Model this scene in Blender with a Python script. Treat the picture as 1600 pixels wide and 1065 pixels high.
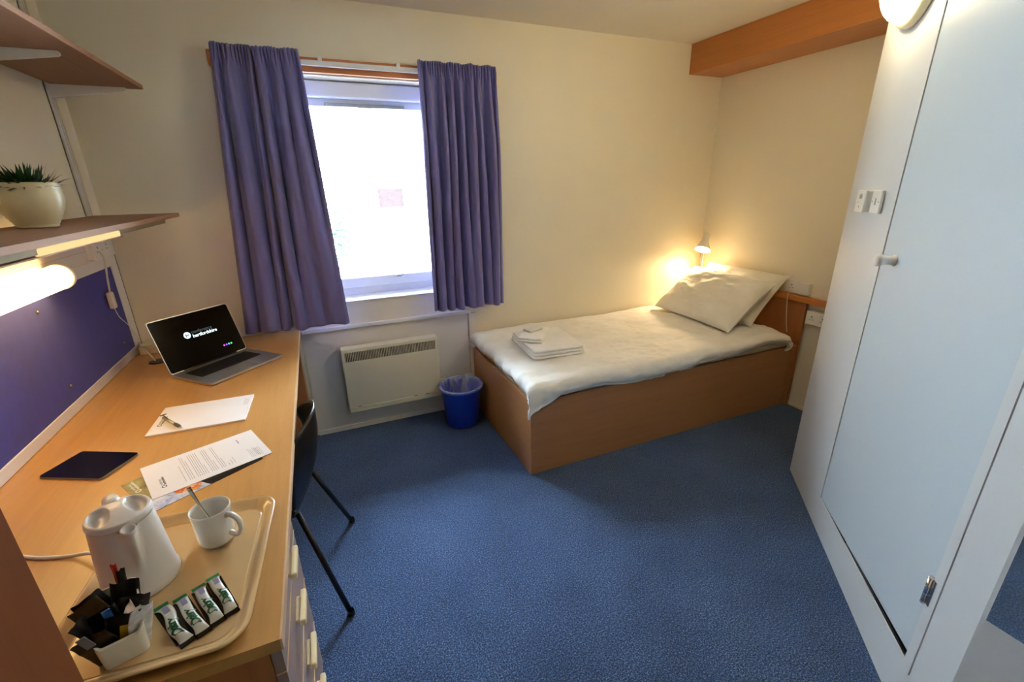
import bpy, bmesh, math, random
from mathutils import Vector, Matrix, Euler, noise

for o in list(bpy.data.objects): bpy.data.objects.remove(o)
SC = bpy.context.scene
COL = SC.collection
PI = math.pi
R = math.radians
rnd = random.Random(7)

# ------------------------------------------------------------------ camera, sky, lights, exposure
cam = bpy.data.cameras.new('camera'); camo = bpy.data.objects.new('camera', cam); COL.objects.link(camo)
camo.location = (.9583, -2.875, 1.5347); camo.rotation_euler = (1.2332, .0176, -.4067)
cam.sensor_width = 36; cam.lens = 15.744; cam.clip_start = .02; cam.clip_end = 300
SC.camera = camo
SC.view_settings.view_transform = 'Standard'; SC.view_settings.look = 'None'
SC.view_settings.gamma = 1; SC.view_settings.use_curve_mapping = False
SC.view_settings.exposure = 1.25
SKY = 46.0   # zenith strength of an overcast sky
w = bpy.data.worlds.new('sky'); SC.world = w; w.use_nodes = True
bgn = w.node_tree.nodes['Background']; bgn.inputs[0].default_value = (.62, .79, 1.0, 1); 
_wn = w.node_tree.nodes; _wl = w.node_tree.links
_g = _wn.new('ShaderNodeNewGeometry'); _s = _wn.new('ShaderNodeSeparateXYZ'); _wl.new(_g.outputs['Incoming'], _s.inputs[0])
_a = _wn.new('ShaderNodeMath'); _a.operation = 'MULTIPLY'; _a.inputs[1].default_value = -1; _wl.new(_s.outputs[2], _a.inputs[0])
_m = _wn.new('ShaderNodeMath'); _m.operation = 'MAXIMUM'; _m.inputs[1].default_value = 0; _wl.new(_a.outputs[0], _m.inputs[0])
_k = _wn.new('ShaderNodeMath'); _k.operation = 'MULTIPLY_ADD'; _k.inputs[1].default_value = SKY*2/3; _k.inputs[2].default_value = SKY/3
_wl.new(_m.outputs[0], _k.inputs[0]); _wl.new(_k.outputs[0], bgn.inputs[1])   # (1 + 2 sin elevation) / 3

def arealight(name, loc, rot, sx, sy, power, color, portal=False, spread=PI):
    l = bpy.data.lights.new(name, 'AREA'); l.shape = 'RECTANGLE'; l.size = sx; l.size_y = sy
    l.energy = power; l.color = color; l.spread = spread
    if portal: l.cycles.is_portal = True
    o = bpy.data.objects.new(name, l); COL.objects.link(o); o.location = loc; o.rotation_euler = rot
    return o
arealight('window_portal', (1.32, .26, 1.5), (R(-90), 0, 0), 1.04, 1.25, 10, (1, 1, 1), portal=True)

def ptlight(name, loc, power, color, radius, parent=None):
    l = bpy.data.lights.new(name, 'POINT'); l.energy = power; l.color = color; l.shadow_soft_size = radius
    o = bpy.data.objects.new(name, l); COL.objects.link(o)
    o.location = loc
    return o
WARM = (1.0, .72, .40)

# ------------------------------------------------------------------ materials
def s2l(c):
    return tuple(((x/255)/12.92 if x/255 <= .04045 else ((x/255+.055)/1.055)**2.4) for x in c)
MATS = {}
def newmat(name):
    m = bpy.data.materials.new(name); m.use_nodes = True
    nt = m.node_tree; b = nt.nodes['Principled BSDF']; MATS[name] = m
    return m, nt, b
def coords(nt, scale=(1, 1, 1), rot=(0, 0, 0)):
    t = nt.nodes.new('ShaderNodeTexCoord'); mp = nt.nodes.new('ShaderNodeMapping')
    mp.inputs['Scale'].default_value = scale; mp.inputs['Rotation'].default_value = rot
    nt.links.new(t.outputs['Object'], mp.inputs['Vector']); return mp.outputs['Vector']
def nz(nt, vec, scale, detail=3, rough=.5, dist=0):
    n = nt.nodes.new('ShaderNodeTexNoise'); n.inputs['Scale'].default_value = scale; n.inputs['Detail'].default_value = detail
    n.inputs['Roughness'].default_value = rough; n.inputs['Distortion'].default_value = dist
    nt.links.new(vec, n.inputs['Vector']); return n.outputs['Fac']
def ramp(nt, fac, stops):
    r = nt.nodes.new('ShaderNodeValToRGB'); e = r.color_ramp.elements
    while len(e) > 1: e.remove(e[-1])
    e[0].position = stops[0][0]; e[0].color = (*stops[0][1], 1)
    for p, c in stops[1:]:
        x = e.new(p); x.color = (*c, 1)
    nt.links.new(fac, r.inputs['Fac']); return r.outputs['Color']
def bump(nt, b, h, strength=.3, dist=.001):
    n = nt.nodes.new('ShaderNodeBump'); n.inputs['Strength'].default_value = strength; n.inputs['Distance'].default_value = dist
    nt.links.new(h, n.inputs['Height']); nt.links.new(n.outputs['Normal'], b.inputs['Normal'])
def mul(c, k): return tuple(min(1, x*k) for x in c)

def simple(name, rgb, rough=.5, var=.06, vscale=8, bmp=0, bscale=200, metal=0, spec=.5, coat=0, trans=0, emis=None, estr=0, bdist=.001):
    m, nt, b = newmat(name); c = s2l(rgb); v = coords(nt)
    f = nz(nt, v, vscale, 3)
    nt.links.new(ramp(nt, f, [(.3, mul(c, 1-var)), (.7, mul(c, 1+var))]), b.inputs['Base Color'])
    b.inputs['Roughness'].default_value = rough; b.inputs['Metallic'].default_value = metal
    b.inputs['Specular IOR Level'].default_value = spec; b.inputs['Coat Weight'].default_value = coat
    b.inputs['Transmission Weight'].default_value = trans
    if bmp: bump(nt, b, nz(nt, v, bscale, 2), bmp, bdist)
    if emis:
        b.inputs['Emission Color'].default_value = (*s2l(emis), 1); b.inputs['Emission Strength'].default_value = estr
    return m
def wood(name, rgb, axis='x', rough=.38, contrast=.16, k=1.0, coat=.1):
    m, nt, b = newmat(name); c = s2l(rgb)
    sc = {'x': (1.2, 22, 22), 'y': (22, 1.2, 22), 'z': (22, 22, 1.2)}[axis]
    v = coords(nt, tuple(s*k for s in sc))
    f = nz(nt, v, 1.6, 5, .6, .8)
    v2 = coords(nt, tuple(s*6*k for s in sc)); g = nz(nt, v2, 2.5, 3, .7)
    mx = nt.nodes.new('ShaderNodeMath'); mx.operation = 'MULTIPLY_ADD'; mx.inputs[1].default_value = .35; nt.links.new(g, mx.inputs[0]); nt.links.new(f, mx.inputs[2])
    lo = mul(c, 1-contrast); hi = mul(c, 1+contrast*.7)
    nt.links.new(ramp(nt, mx.outputs[0], [(.42, lo), (.62, c), (.85, hi)]), b.inputs['Base Color'])
    b.inputs['Roughness'].default_value = rough; b.inputs['Coat Weight'].default_value = coat; b.inputs['Coat Roughness'].default_value = .25
    bump(nt, b, g, .12, .0004)
    return m
wall_m = simple('wall_paint', (232, 223, 200), .55, .02, 3, .12, 60)
wall_lo = simple('panel_paint', (226, 222, 214), .5, .02, 3, .05, 60)
ceil_m = simple('ceiling_paint', (228, 222, 208), .8, .02, 2, .08, 120)
closet_m = simple('closet_paint', (218, 222, 224), .42, .015, 2, .06, 40)
door_m = simple('door_paint', (204, 216, 224), .45, .015, 2, .06, 30)
white_gloss = simple('white_gloss', (232, 230, 226), .3, .02)
socket_m = simple('socket_plastic', (236, 234, 226), .3, .02)
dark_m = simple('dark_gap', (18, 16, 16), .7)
desk_w = wood('desk_beech', (200, 148, 82), 'y', .33, .10, coat=.25)
desk_end_w = wood('desk_end_beech', (176, 112, 62), 'z', .45, .12)
shelf_w = wood('shelf_beech', (156, 114, 84), 'y', .7, .10, coat=0)
bed_w = wood('bed_beech', (168, 116, 72), 'x', .42, .10)
bedz_w = wood('bed_foot_beech', (170, 120, 76), 'y', .42, .10)
head_w = wood('headboard_beech', (160, 98, 54), 'z', .42, .12)
bulk_w = wood('bulkhead_oak', (186, 118, 56), 'y', .4, .12)
batten_w = wood('batten_wood', (186, 112, 52), 'x', .45, .14)
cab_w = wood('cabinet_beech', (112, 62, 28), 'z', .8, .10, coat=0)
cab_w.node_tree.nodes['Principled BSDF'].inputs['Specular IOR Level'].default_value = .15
edge_m = simple('pale_edging', (216, 180, 138), .4)
drawer_m = simple('drawer_front', (158, 136, 126), .4, .03, 4)
handle_m = simple('cream_handle', (238, 216, 170), .3, .03)

def carpet():
    m, nt, b = newmat('carpet'); v = coords(nt)
    f1 = nz(nt, v, 185, 2, .75); f2 = nz(nt, v, 430, 2, .6); f3 = nz(nt, v, 3, 2)
    a = nt.nodes.new('ShaderNodeMath'); a.operation = 'ADD'; nt.links.new(f1, a.inputs[0]); nt.links.new(f2, a.inputs[1])
    s = nt.nodes.new('ShaderNodeMath'); s.operation = 'MULTIPLY_ADD'; s.inputs[1].default_value = .12; nt.links.new(f3, s.inputs[0]); nt.links.new(a.outputs[0], s.inputs[2])
    col = ramp(nt, s.outputs[0], [(.80, s2l((14, 26, 52))), (1.02, s2l((38, 68, 112))), (1.16, s2l((66, 104, 152))), (1.32, s2l((130, 162, 196)))])
    # ramp clamps at 1, so rescale
    mr = nt.nodes.new('ShaderNodeMapRange'); mr.inputs[1].default_value = .78; mr.inputs[2].default_value = 1.36
    nt.links.new(s.outputs[0], mr.inputs[0])
    col = ramp(nt, mr.outputs[0], [(.10, s2l((9, 14, 28))), (.42, s2l((33, 52, 88))), (.62, s2l((62, 90, 136))), (.92, s2l((140, 165, 202)))])
    nt.links.new(col, b.inputs['Base Color']); b.inputs['Roughness'].default_value = .8; b.inputs['Specular IOR Level'].default_value = .35; b.inputs['Sheen Weight'].default_value = .35; b.inputs['Sheen Roughness'].default_value = .45; b.inputs['Sheen Tint'].default_value = (.55, .72, 1, 1)
    bump(nt, b, a.outputs[0], .7, .004)
    return m
carpet_m = carpet()
def felt():
    m, nt, b = newmat('blue_felt'); v = coords(nt)
    f = nz(nt, v, 700, 2); g = nz(nt, v, 18, 4)
    a = nt.nodes.new('ShaderNodeMath'); a.operation = 'ADD'; nt.links.new(f, a.inputs[0]); nt.links.new(g, a.inputs[1])
    mr = nt.nodes.new('ShaderNodeMapRange'); mr.inputs[1].default_value = .6; mr.inputs[2].default_value = 1.4; nt.links.new(a.outputs[0], mr.inputs[0])
    nt.links.new(ramp(nt, mr.outputs[0], [(0, s2l((26, 34, 128))), (1, s2l((40, 48, 164)))]), b.inputs['Base Color'])
    b.inputs['Roughness'].default_value = .95; b.inputs['Sheen Weight'].default_value = .25
    bump(nt, b, f, .3, .001); return m
felt_m = felt()
def cloth(name, rgb, rough=.7, bs=500, sheen=.2, bd=.0006, wr=0):
    m, nt, b = newmat(name); c = s2l(rgb); v = coords(nt)
    f = nz(nt, v, bs, 2); g = nz(nt, v, 5, 4, .6)
    nt.links.new(ramp(nt, g, [(.3, mul(c, .94)), (.7, mul(c, 1.05))]), b.inputs['Base Color'])
    b.inputs['Roughness'].default_value = rough; b.inputs['Sheen Weight'].default_value = sheen
    if wr:
        h = nz(nt, coords(nt, (1, 1.6, 1)), 7, 4, .55, 1.2)
        a = nt.nodes.new('ShaderNodeMath'); a.operation = 'MULTIPLY_ADD'; a.inputs[1].default_value = .03; nt.links.new(f, a.inputs[0]); nt.links.new(h, a.inputs[2])
        bump(nt, b, a.outputs[0], wr, .02)
    else: bump(nt, b, f, .25, bd)
    return m
curtain_m = cloth('curtain_satin', (108, 103, 160), .42, 350, .3)
linen_m = cloth('white_linen', (238, 236, 230), .75, 600, .1, wr=.22)
pillow_m = cloth('pillow_cotton', (238, 235, 224), .75, 600, .1, wr=.25)
mattress_m = cloth('mattress_cover', (232, 222, 200), .8, 600, .1, wr=.2)
towel_m = cloth('towel_terry', (240, 238, 236), .95, 260, .4, .002)
kettle_m = simple('kettle_plastic', (226, 222, 218), .28, .02, spec=.5, coat=.1)
mug_m = simple('mug_ceramic', (228, 228, 222), .16, .02, coat=.5)
metal_m = simple('brushed_metal', (200, 198, 192), .25, .03, 30, metal=1)
chrome_m = simple('chrome', (220, 220, 222), .12, .02, metal=1)
tray_m = simple('tray_melamine', (206, 170, 118), .22, .03, 6, coat=.5)
caddy_m = simple('caddy_plastic', (226, 224, 208), .25, .02)
black_gl = simple('black_gloss', (8, 8, 10), .08, .02)
black_pl = simple('black_plastic', (16, 18, 22), .35, .05, bmp=.1)
black_steel = simple('black_steel', (12, 12, 13), .4)
alu_m = simple('laptop_aluminium', (196, 198, 204), .32, .02, metal=.85)
key_m = simple('laptop_keys', (14, 14, 15), .5)
screen_m = simple('laptop_screen', (3, 3, 4), .12, .02, spec=.15)
glow_white = simple('screen_white', (200, 225, 235), .5, emis=(205, 232, 240), estr=.8)
glow_grey = simple('screen_grey', (60, 70, 80), .5, emis=(90, 100, 110), estr=.5)
paper_m = simple('paper', (240, 238, 238), .75, .01)
ink_m = simple('grey_ink', (150, 150, 156), .8)
ink_dk = simple('dark_ink', (48, 50, 52), .8)
print_white = simple('white_print', (235, 235, 230), .6)
bin_m = simple('bin_blue', (24, 66, 190), .35, .05)
rim_m = simple('bin_rim_blue', (60, 110, 215), .3, .05)
heater_m = simple('heater_enamel', (222, 216, 192), .4, .03, 3)
heater_in = simple('heater_slot', (44, 36, 28), .6)
pot_m = simple('pot_glaze', (216, 204, 166), .3, .08, 10, bmp=.05)
leaf_m = simple('plant_leaf', (30, 74, 40), .5, .3, 30)
soil_m = simple('potting_soil', (40, 30, 22), .9, .3, 60)
cable_m = simple('white_cable', (222, 218, 208), .4)
lamp_shade_m = simple('lamp_shade', (206, 196, 172), .35, .03)
lamp_in = simple('lamp_lining', (245, 240, 225), .5)
uPVC = simple('window_upvc', (238, 240, 240), .3, .01)
brass = simple('brass_pin', (200, 180, 90), .3, metal=1)

def liner():
    m, nt, b = newmat('bin_liner'); v = coords(nt, (1, 1, .4))
    b.inputs['Base Color'].default_value = (.8, .82, .88, 1); b.inputs['Roughness'].default_value = .25
    tr = nt.nodes.new('ShaderNodeBsdfTransparent'); mix = nt.nodes.new('ShaderNodeMixShader')
    f = nz(nt, v, 14, 3, .6, 1)
    mr = nt.nodes.new('ShaderNodeMapRange'); mr.inputs[1].default_value = .35; mr.inputs[2].default_value = .75; mr.inputs[3].default_value = .12; mr.inputs[4].default_value = .55
    nt.links.new(f, mr.inputs[0]); nt.links.new(mr.outputs[0], mix.inputs[0])
    nt.links.new(tr.outputs[0], mix.inputs[1]); nt.links.new(b.outputs[0], mix.inputs[2])
    nt.links.new(mix.outputs[0], nt.nodes['Material Output'].inputs['Surface']); bump(nt, b, f, .5, .01)
    return m
liner_m = liner()
def glass():
    m, nt, b = newmat('window_glass')
    tr = nt.nodes.new('ShaderNodeBsdfTransparent'); gl = nt.nodes.new('ShaderNodeBsdfGlossy'); gl.inputs['Roughness'].default_value = .02
    mix = nt.nodes.new('ShaderNodeMixShader'); fr = nt.nodes.new('ShaderNodeFresnel'); fr.inputs[0].default_value = 1.3
    tr.inputs[0].default_value = (.97, .99, .99, 1)
    nt.links.new(fr.outputs[0], mix.inputs[0]); nt.links.new(tr.outputs[0], mix.inputs[1]); nt.links.new(gl.outputs[0], mix.inputs[2])
    nt.links.new(mix.outputs[0], nt.nodes['Material Output'].inputs['Surface'])
    return m
glass_m = glass()
def emit(name, rgb, strength):
    m, nt, b = newmat(name)
    e = nt.nodes.new('ShaderNodeEmission'); e.inputs[0].default_value = (*s2l(rgb), 1); e.inputs[1].default_value = strength
    nt.links.new(e.outputs[0], nt.nodes['Material Output'].inputs['Surface']); return m
tube_e = emit('tube_diffuser_lit', (255, 210, 130), 4.5)
strip_e = emit('strip_diffuser_lit', (255, 228, 160), .42)
globe_e = emit('wall_globe_lit', (255, 232, 184), 19)
bulb_e = emit('bulb_lit', (255, 214, 150), 30)
mirror_m, _nt, _b = newmat('mirror'); _b.inputs['Metallic'].default_value = 1; _b.inputs['Roughness'].default_value = .02; _b.inputs['Base Color'].default_value = (.85, .88, .88, 1)

# ------------------------------------------------------------------ mesh helpers
class MB:
    def __init__(s): s.v = []; s.f = []; s.m = []; s.sm = []
    def add(s, verts, faces, mi=0, smooth=False):
        o = len(s.v); s.v += [tuple(x) for x in verts]; s.f += [tuple(i+o for i in f) for f in faces]
        s.m += [mi]*len(faces); s.sm += [smooth]*len(faces); return s
    def bm(s, b, mi=0, smooth=False, M=None):
        b.verts.index_update()
        vs = [(M @ v.co if M else v.co.copy()) for v in b.verts]
        s.add(vs, [[v.index for v in f.verts] for f in b.faces], mi, smooth); b.free(); return s
    def box(s, x0, x1, y0, y1, z0, z1, bev=0, mi=0, M=None, seg=2):
        b = bmesh.new(); bmesh.ops.create_cube(b, size=1)
        for v in b.verts: v.co = Vector(((x0+x1)/2+v.co.x*(x1-x0), (y0+y1)/2+v.co.y*(y1-y0), (z0+z1)/2+v.co.z*(z1-z0)))
        if bev: bmesh.ops.bevel(b, geom=b.edges[:], offset=bev, segments=seg, affect='EDGES', profile=.6)
        return s.bm(b, mi, False, M)
    def prism(s, pts, z0, z1, bev=0, mi=0, M=None, smooth=False, seg=2):
        b = bmesh.new(); vs = [b.verts.new((x, y, z0)) for x, y in pts]; f = b.faces.new(vs)
        r = bmesh.ops.extrude_face_region(b, geom=[f]); 
        for v in r['geom']:
            if isinstance(v, bmesh.types.BMVert): v.co.z = z1
        bmesh.ops.recalc_face_normals(b, faces=b.faces)
        if bev: bmesh.ops.bevel(b, geom=[e for e in b.edges if abs(e.verts[0].co.z-e.verts[1].co.z) < 1e-6], offset=bev, segments=seg, affect='EDGES')
        return s.bm(b, mi, smooth, M)
    def lathe(s, prof, n=40, c=(0, 0, 0), mi=0, M=None, smooth=True, cap0=False, cap1=False):
        vs = []; fs = []
        for (r, z) in prof:
            for i in range(n):
                a = 2*PI*i/n; vs.append(Vector((c[0]+r*math.cos(a), c[1]+r*math.sin(a), c[2]+z)))
        for j in range(len(prof)-1):
            for i in range(n):
                fs.append((j*n+i, j*n+(i+1) % n, (j+1)*n+(i+1) % n, (j+1)*n+i))
        if cap0: fs.append(tuple(range(n-1, -1, -1)))
        if cap1: fs.append(tuple(range((len(prof)-1)*n, len(prof)*n)))
        if M: vs = [M @ v for v in vs]
        return s.add(vs, fs, mi, smooth)
    def tube(s, pts, r, n=10, mi=0, caps=True, smooth=True, M=None, rz=None):
        pts = [Vector(p) for p in pts]; vs = []; fs = []; up = None
        rr = r if isinstance(r, (list, tuple)) else [r]*len(pts)
        for i, p in enumerate(pts):
            t = (pts[min(i+1, len(pts)-1)]-pts[max(i-1, 0)]).normalized()
            if up is None:
                up = Vector((0, 0, 1)) if abs(t.z) < .9 else Vector((1, 0, 0))
            a = (up-t*up.dot(t)).normalized(); b = t.cross(a); up = a
            for k in range(n):
                th = 2*PI*k/n; vs.append(p+(a*math.cos(th)+b*math.sin(th)*(rz or 1))*rr[i])
        for i in range(len(pts)-1):
            for k in range(n): fs.append((i*n+k, i*n+(k+1) % n, (i+1)*n+(k+1) % n, (i+1)*n+k))
        if caps: fs.append(tuple(range(n-1, -1, -1))); fs.append(tuple(range((len(pts)-1)*n, len(pts)*n)))
        if M: vs = [M @ v for v in vs]
        return s.add(vs, fs, mi, smooth)
    def grid(s, nu, nv, fn, mi=0, smooth=True, closeu=False):
        vs = [fn(i/(nu if closeu else nu-1), j/(nv-1)) for j in range(nv) for i in range(nu)]
        fs = []
        for j in range(nv-1):
            for i in range(nu if closeu else nu-1):
                fs.append((j*nu+i, j*nu+(i+1) % nu, (j+1)*nu+(i+1) % nu, (j+1)*nu+i))
        return s.add(vs, fs, mi, smooth)
    def mesh(s, name, mats, M=None):
        me = bpy.data.meshes.new(name)
        vs = s.v if M is None else [tuple(M @ Vector(v)) for v in s.v]
        me.from_pydata(vs, [], s.f)
        for m in mats: me.materials.append(m)
        for i, p in enumerate(me.polygons): p.material_index = s.m[i]; p.use_smooth = s.sm[i]
        me.update(); return me

def smooth_path(pts, n=8):
    pts = [Vector(p) for p in pts]; out = []
    P = [pts[0]]+pts+[pts[-1]]
    for i in range(1, len(P)-2):
        for k in range(n):
            t = k/n; a, b, c, d = P[i-1], P[i], P[i+1], P[i+2]
            out.append(.5*((2*b)+(c-a)*t+(2*a-5*b+4*c-d)*t*t+(3*b-a-3*c+d)*t**3))
    out.append(pts[-1]); return out
def rrect(w, h, r, n=6, cx=0, cy=0):
    o = []
    for (sx, sy, a0) in ((1, 1, 0), (-1, 1, 90), (-1, -1, 180), (1, -1, 270)):
        for k in range(n+1):
            a = R(a0+90*k/n); o.append((cx+sx*(w/2-r)+r*math.cos(a), cy+sy*(h/2-r)+r*math.sin(a)))
    return o
def tag(o, label=None, cat=None, group=None, kind=None):
    if label: o['label'] = label
    if cat: o['category'] = cat
    if group: o['group'] = group
    if kind: o['kind'] = kind
    return o
def Mroot(o):
    m = Matrix.Translation(o.location) @ o.rotation_euler.to_matrix().to_4x4() @ Matrix.Diagonal((*o.scale, 1))
    return m
def thing(name, label, cat, loc, rz=0, group=None):
    o = bpy.data.objects.new(name, None); COL.objects.link(o); o.empty_display_size = .05
    o.location = loc; o.rotation_euler = (0, 0, rz)
    return tag(o, label, cat, group)
def part(name, mb, mats, parent, world=True, label=None, kind=None):
    """world=True: the vertices are in room coordinates and are brought into the thing's own frame."""
    if not isinstance(mats, (list, tuple)): mats = [mats]
    root = parent
    while root.parent: root = root.parent
    M = Mroot(root).inverted() if world else None
    o = bpy.data.objects.new(name, mb.mesh(name, mats, M)); COL.objects.link(o); o.parent = parent
    return tag(o, label, None, None, kind)
def solo(name, mb, mats, label, cat, group=None, loc=None, rz=0, kind=None):
    """one mesh = one thing; origin at the middle of its base, or local vertices when loc is given"""
    if not isinstance(mats, (list, tuple)): mats = [mats]
    if loc is None:
        xs = [v[0] for v in mb.v]; ys = [v[1] for v in mb.v]; zs = [v[2] for v in mb.v]
        c = Vector(((min(xs)+max(xs))/2, (min(ys)+max(ys))/2, min(zs)))
        o = bpy.data.objects.new(name, mb.mesh(name, mats, Matrix.Translation(-c))); o.location = c
    else:
        o = bpy.data.objects.new(name, mb.mesh(name, mats)); o.location = loc; o.rotation_euler = (0, 0, rz)
    COL.objects.link(o); return tag(o, label, cat, group, kind)
def struct(name, mb, mats, label=None):
    o = bpy.data.objects.new(name, mb.mesh(name, mats if isinstance(mats, (list, tuple)) else [mats])); COL.objects.link(o)
    return tag(o, label, None, None, 'structure')
def textmesh(s, size, M, bold=0, space=1.0, font_w=1.0):
    cu = bpy.data.curves.new('t', 'FONT'); cu.body = s; cu.size = size; cu.offset = bold; cu.space_character = space; cu.extrude = .0001
    o = bpy.data.objects.new('t', cu); COL.objects.link(o)
    dg = bpy.context.evaluated_depsgraph_get(); me = bpy.data.meshes.new_from_object(o.evaluated_get(dg))
    mb = MB(); mb.add([M @ Vector((v.co.x*font_w, v.co.y, v.co.z)) for v in me.vertices], [tuple(p.vertices) for p in me.polygons])
    bpy.data.objects.remove(o); bpy.data.curves.remove(cu); bpy.data.meshes.remove(me)
    return mb
def join(a, b, mi=0):
    a.add(b.v, b.f, mi); return a
def solidify(o, t, off=-1, sub=0):
    m = o.modifiers.new('thickness', 'SOLIDIFY'); m.thickness = t; m.offset = off
    if sub: q = o.modifiers.new('sub', 'SUBSURF'); q.levels = q.render_levels = sub
    return o
def fbm(x, y, z=0, sc=1, oc=3):
    return noise.fractal(Vector((x*sc, y*sc, z*sc)), .6, 2.0, oc)

# ------------------------------------------------------------------ setting
W, H, YB = 3.92, 2.443, -3.9
struct('floor', MB().box(-.1, W+.1, YB-.1, .3, -.06, 0), carpet_m)
struct('ceiling', MB().box(-.1, W+.1, YB-.1, .3, H, H+.08), ceil_m)
struct('wall_left', MB().box(-.1, 0, YB-.1, .25, 0, H), wall_m)
struct('wall_right', MB().box(W, W+.1, YB-.1, .25, 0, H), wall_m)
struct('wall_back', MB().box(0, W, YB-.1, YB, 0, H), wall_m)
OX0, OX1, OZ0, OZ1 = .80, 1.843, .865, 2.092
fw = MB()
fw.box(0, OX0, 0, .25, 0, H); fw.box(OX1, W, 0, .25, 0, H); fw.box(OX0, OX1, 0, .25, OZ1, H); fw.box(OX0, OX1, 0, .25, 0, OZ0)
struct('wall_front', fw, wall_m)
# painted board below the window, its sill strip and side strip
tb = MB().box(.79, 1.843, -.006, 0, .012, .70); struct('trim_1', tb, wall_lo)
tb = MB().box(.79, 1.862, -.028, 0, .70, .722, .003); struct('trim_2', tb, white_gloss)
tb = MB().box(1.846, 1.90, -.022, 0, .0, .70, .002).box(1.853, 1.893, -.024, -.022, 0, .70); struct('trim_3', tb, wall_lo)
tb = MB().box(1.62, 1.846, -.018, -.006, 0, .245, .002); struct('baseboard_front', tb, white_gloss)
tb = MB().box(.79, 1.62, -.012, -.006, 0, .03, .001); struct('baseboard_low', tb, wall_lo)
tb = MB().box(W-.014, W, -1.52, -.99, 0, .02, .002); struct('baseboard_right', tb, wall_m)
# boxing under the ceiling
struct('trim_4', MB().box(3.601, W, -3.2, 0, 2.254, H, .002), bulk_w, 'oak boxing under the ceiling along the right wall')
# boxed pipe in the corner beside the shelves
struct('trim_5', MB().box(0, .012, -.095, 0, 1.33, H, .002), wall_m)
# angled closet wall
P0 = Vector((3.2042, -1.5252, 0)); D = Vector((-.659, -.752, 0)).normalized(); Nn = Vector((-.752, .659, 0)).normalized()
MD = Matrix(((D.x, Nn.x, 0, P0.x), (D.y, Nn.y, 0, P0.y), (0, 0, 1, 0), (0, 0, 0, 1)))
TL, TR, ZB, ZT = .448, 1.24, .17, 2.16
cw = MB()
cw.box(0, TL, -.08, 0, 0, H, M=MD); cw.box(TR, 1.275, -.08, 0, 0, H, M=MD)
# plinth with a top that climbs towards the hinge side
def wedge(mb, t0, t1, z0, z1, y0, y1, mi=0):
    vs = [MD @ Vector(p) for p in ((t0, y0, 0), (t1, y0, 0), (t1, y1, 0), (t0, y1, 0), (t0, y0, z0), (t1, y0, z1), (t1, y1, z1), (t0, y1, z0))]
    mb.add(vs, [(0, 3, 2, 1), (4, 5, 6, 7), (0, 1, 5, 4), (1, 2, 6, 5), (2, 3, 7, 6), (3, 0, 4, 7)], mi)
wedge(cw, TL, TR, .150, .180, -.08, 0)
cw.box(TL, TR, -.08, 0, ZT, H, M=MD)
struct('wall_closet', cw, closet_m)
seam = MB().box(1.275, 1.281, -.03, -.004, .155, H, M=MD); struct('trim_6', seam, simple('seam_pink', (150, 110, 118), .7))
cw2 = MB().box(1.281, 1.412, -.08, 0, 0, H, M=MD).box(1.27, 1.29, -.08, 0, 0, .155, M=MD); struct('wall_closet_end', cw2, closet_m)
struct('wall_closet_return', MB().box(P0.x, W, P0.y-.07, P0.y, 0, H), wall_m)
K = P0+D*1.412
struct('wall_mirror_side', MB().box(K.x, K.x+.07, YB, K.y, 0, H), closet_m)
# closet door (leaf with sloping foot), knob, hinges, shade of the foot gap as a black wedge
dl = MB()
vs = [MD @ Vector(p) for p in ((TL+.003, -.028, .152), (TR-.004, -.028, .206), (TR-.004, -.003, .206), (TL+.003, -.003, .152), (TL+.003, -.028, ZT-.003), (TR-.004, -.028, ZT-.003), (TR-.004, -.003, ZT-.003), (TL+.003, -.003, ZT-.003))]
dl.add(vs, [(0, 3, 2, 1), (4, 5, 6, 7), (0, 1, 5, 4), (1, 2, 6, 5), (2, 3, 7, 6), (3, 0, 4, 7)])
door = struct('door_1', dl, door_m, 'flat white closet door in the angled wall')
def sub(name, mb, mats, parent, label=None):
    o = bpy.data.objects.new(name, mb.mesh(name, mats if isinstance(mats, (list, tuple)) else [mats])); COL.objects.link(o); o.parent = parent
    return tag(o, label)
kb = MB(); KM = MD @ Matrix.Translation((.548, -.003, 1.252)) @ Matrix.Rotation(R(-90), 4, 'X')
kb.lathe([(.0, 0), (.021, 0), (.021, .003), (.0165, .006), (.0155, .02), (.0165, .036), (.0215, .043), (.0225, .050), (.021, .055), (.016, .058), (0, .059)], 28, M=KM)
sub('door_knob', kb, white_gloss, door)
for hz in (.40, 1.86):
    hb = MB(); hb.box(TR-.014, TR-.004, -.004, -.001, hz, hz+.085, M=MD).box(TR+.0, TR+.016, -.001, .0015, hz, hz+.085, M=MD)
    hb.tube([MD @ Vector((TR-.003, .005, hz-.003)), MD @ Vector((TR-.003, .005, hz+.088))], .0068, 14, smooth=True)
    for k in (0, .028, .056, .083): hb.tube([MD @ Vector((TR-.003, .005, hz+k)), MD @ Vector((TR-.003, .005, hz+k+.002))], .0075, 14)
    sub('hinge', hb, chrome_m, door)
gp = MB(); wedge(gp, TL+.01, TR-.002, .1505, .1810, -.075, -.004); struct('door_1_shadow_gap', gp, dark_m)  # black wedge laid over the plinth top, stands in for the gap's shade
bpy.data.objects['door_1_shadow_gap'].name = 'door_gap_shade'
th = MB(); th.add([MD @ Vector(p) for p in ((.75, -.010, .1650), (TR-.002, -.010, .1825), (TR-.002, -.003, .1825), (.75, -.003, .1650))], [(0, 1, 2, 3)])
sub('threshold_strip', th, chrome_m, door)
# pinboard frame / trunking on left wall are built with the things below

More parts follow.
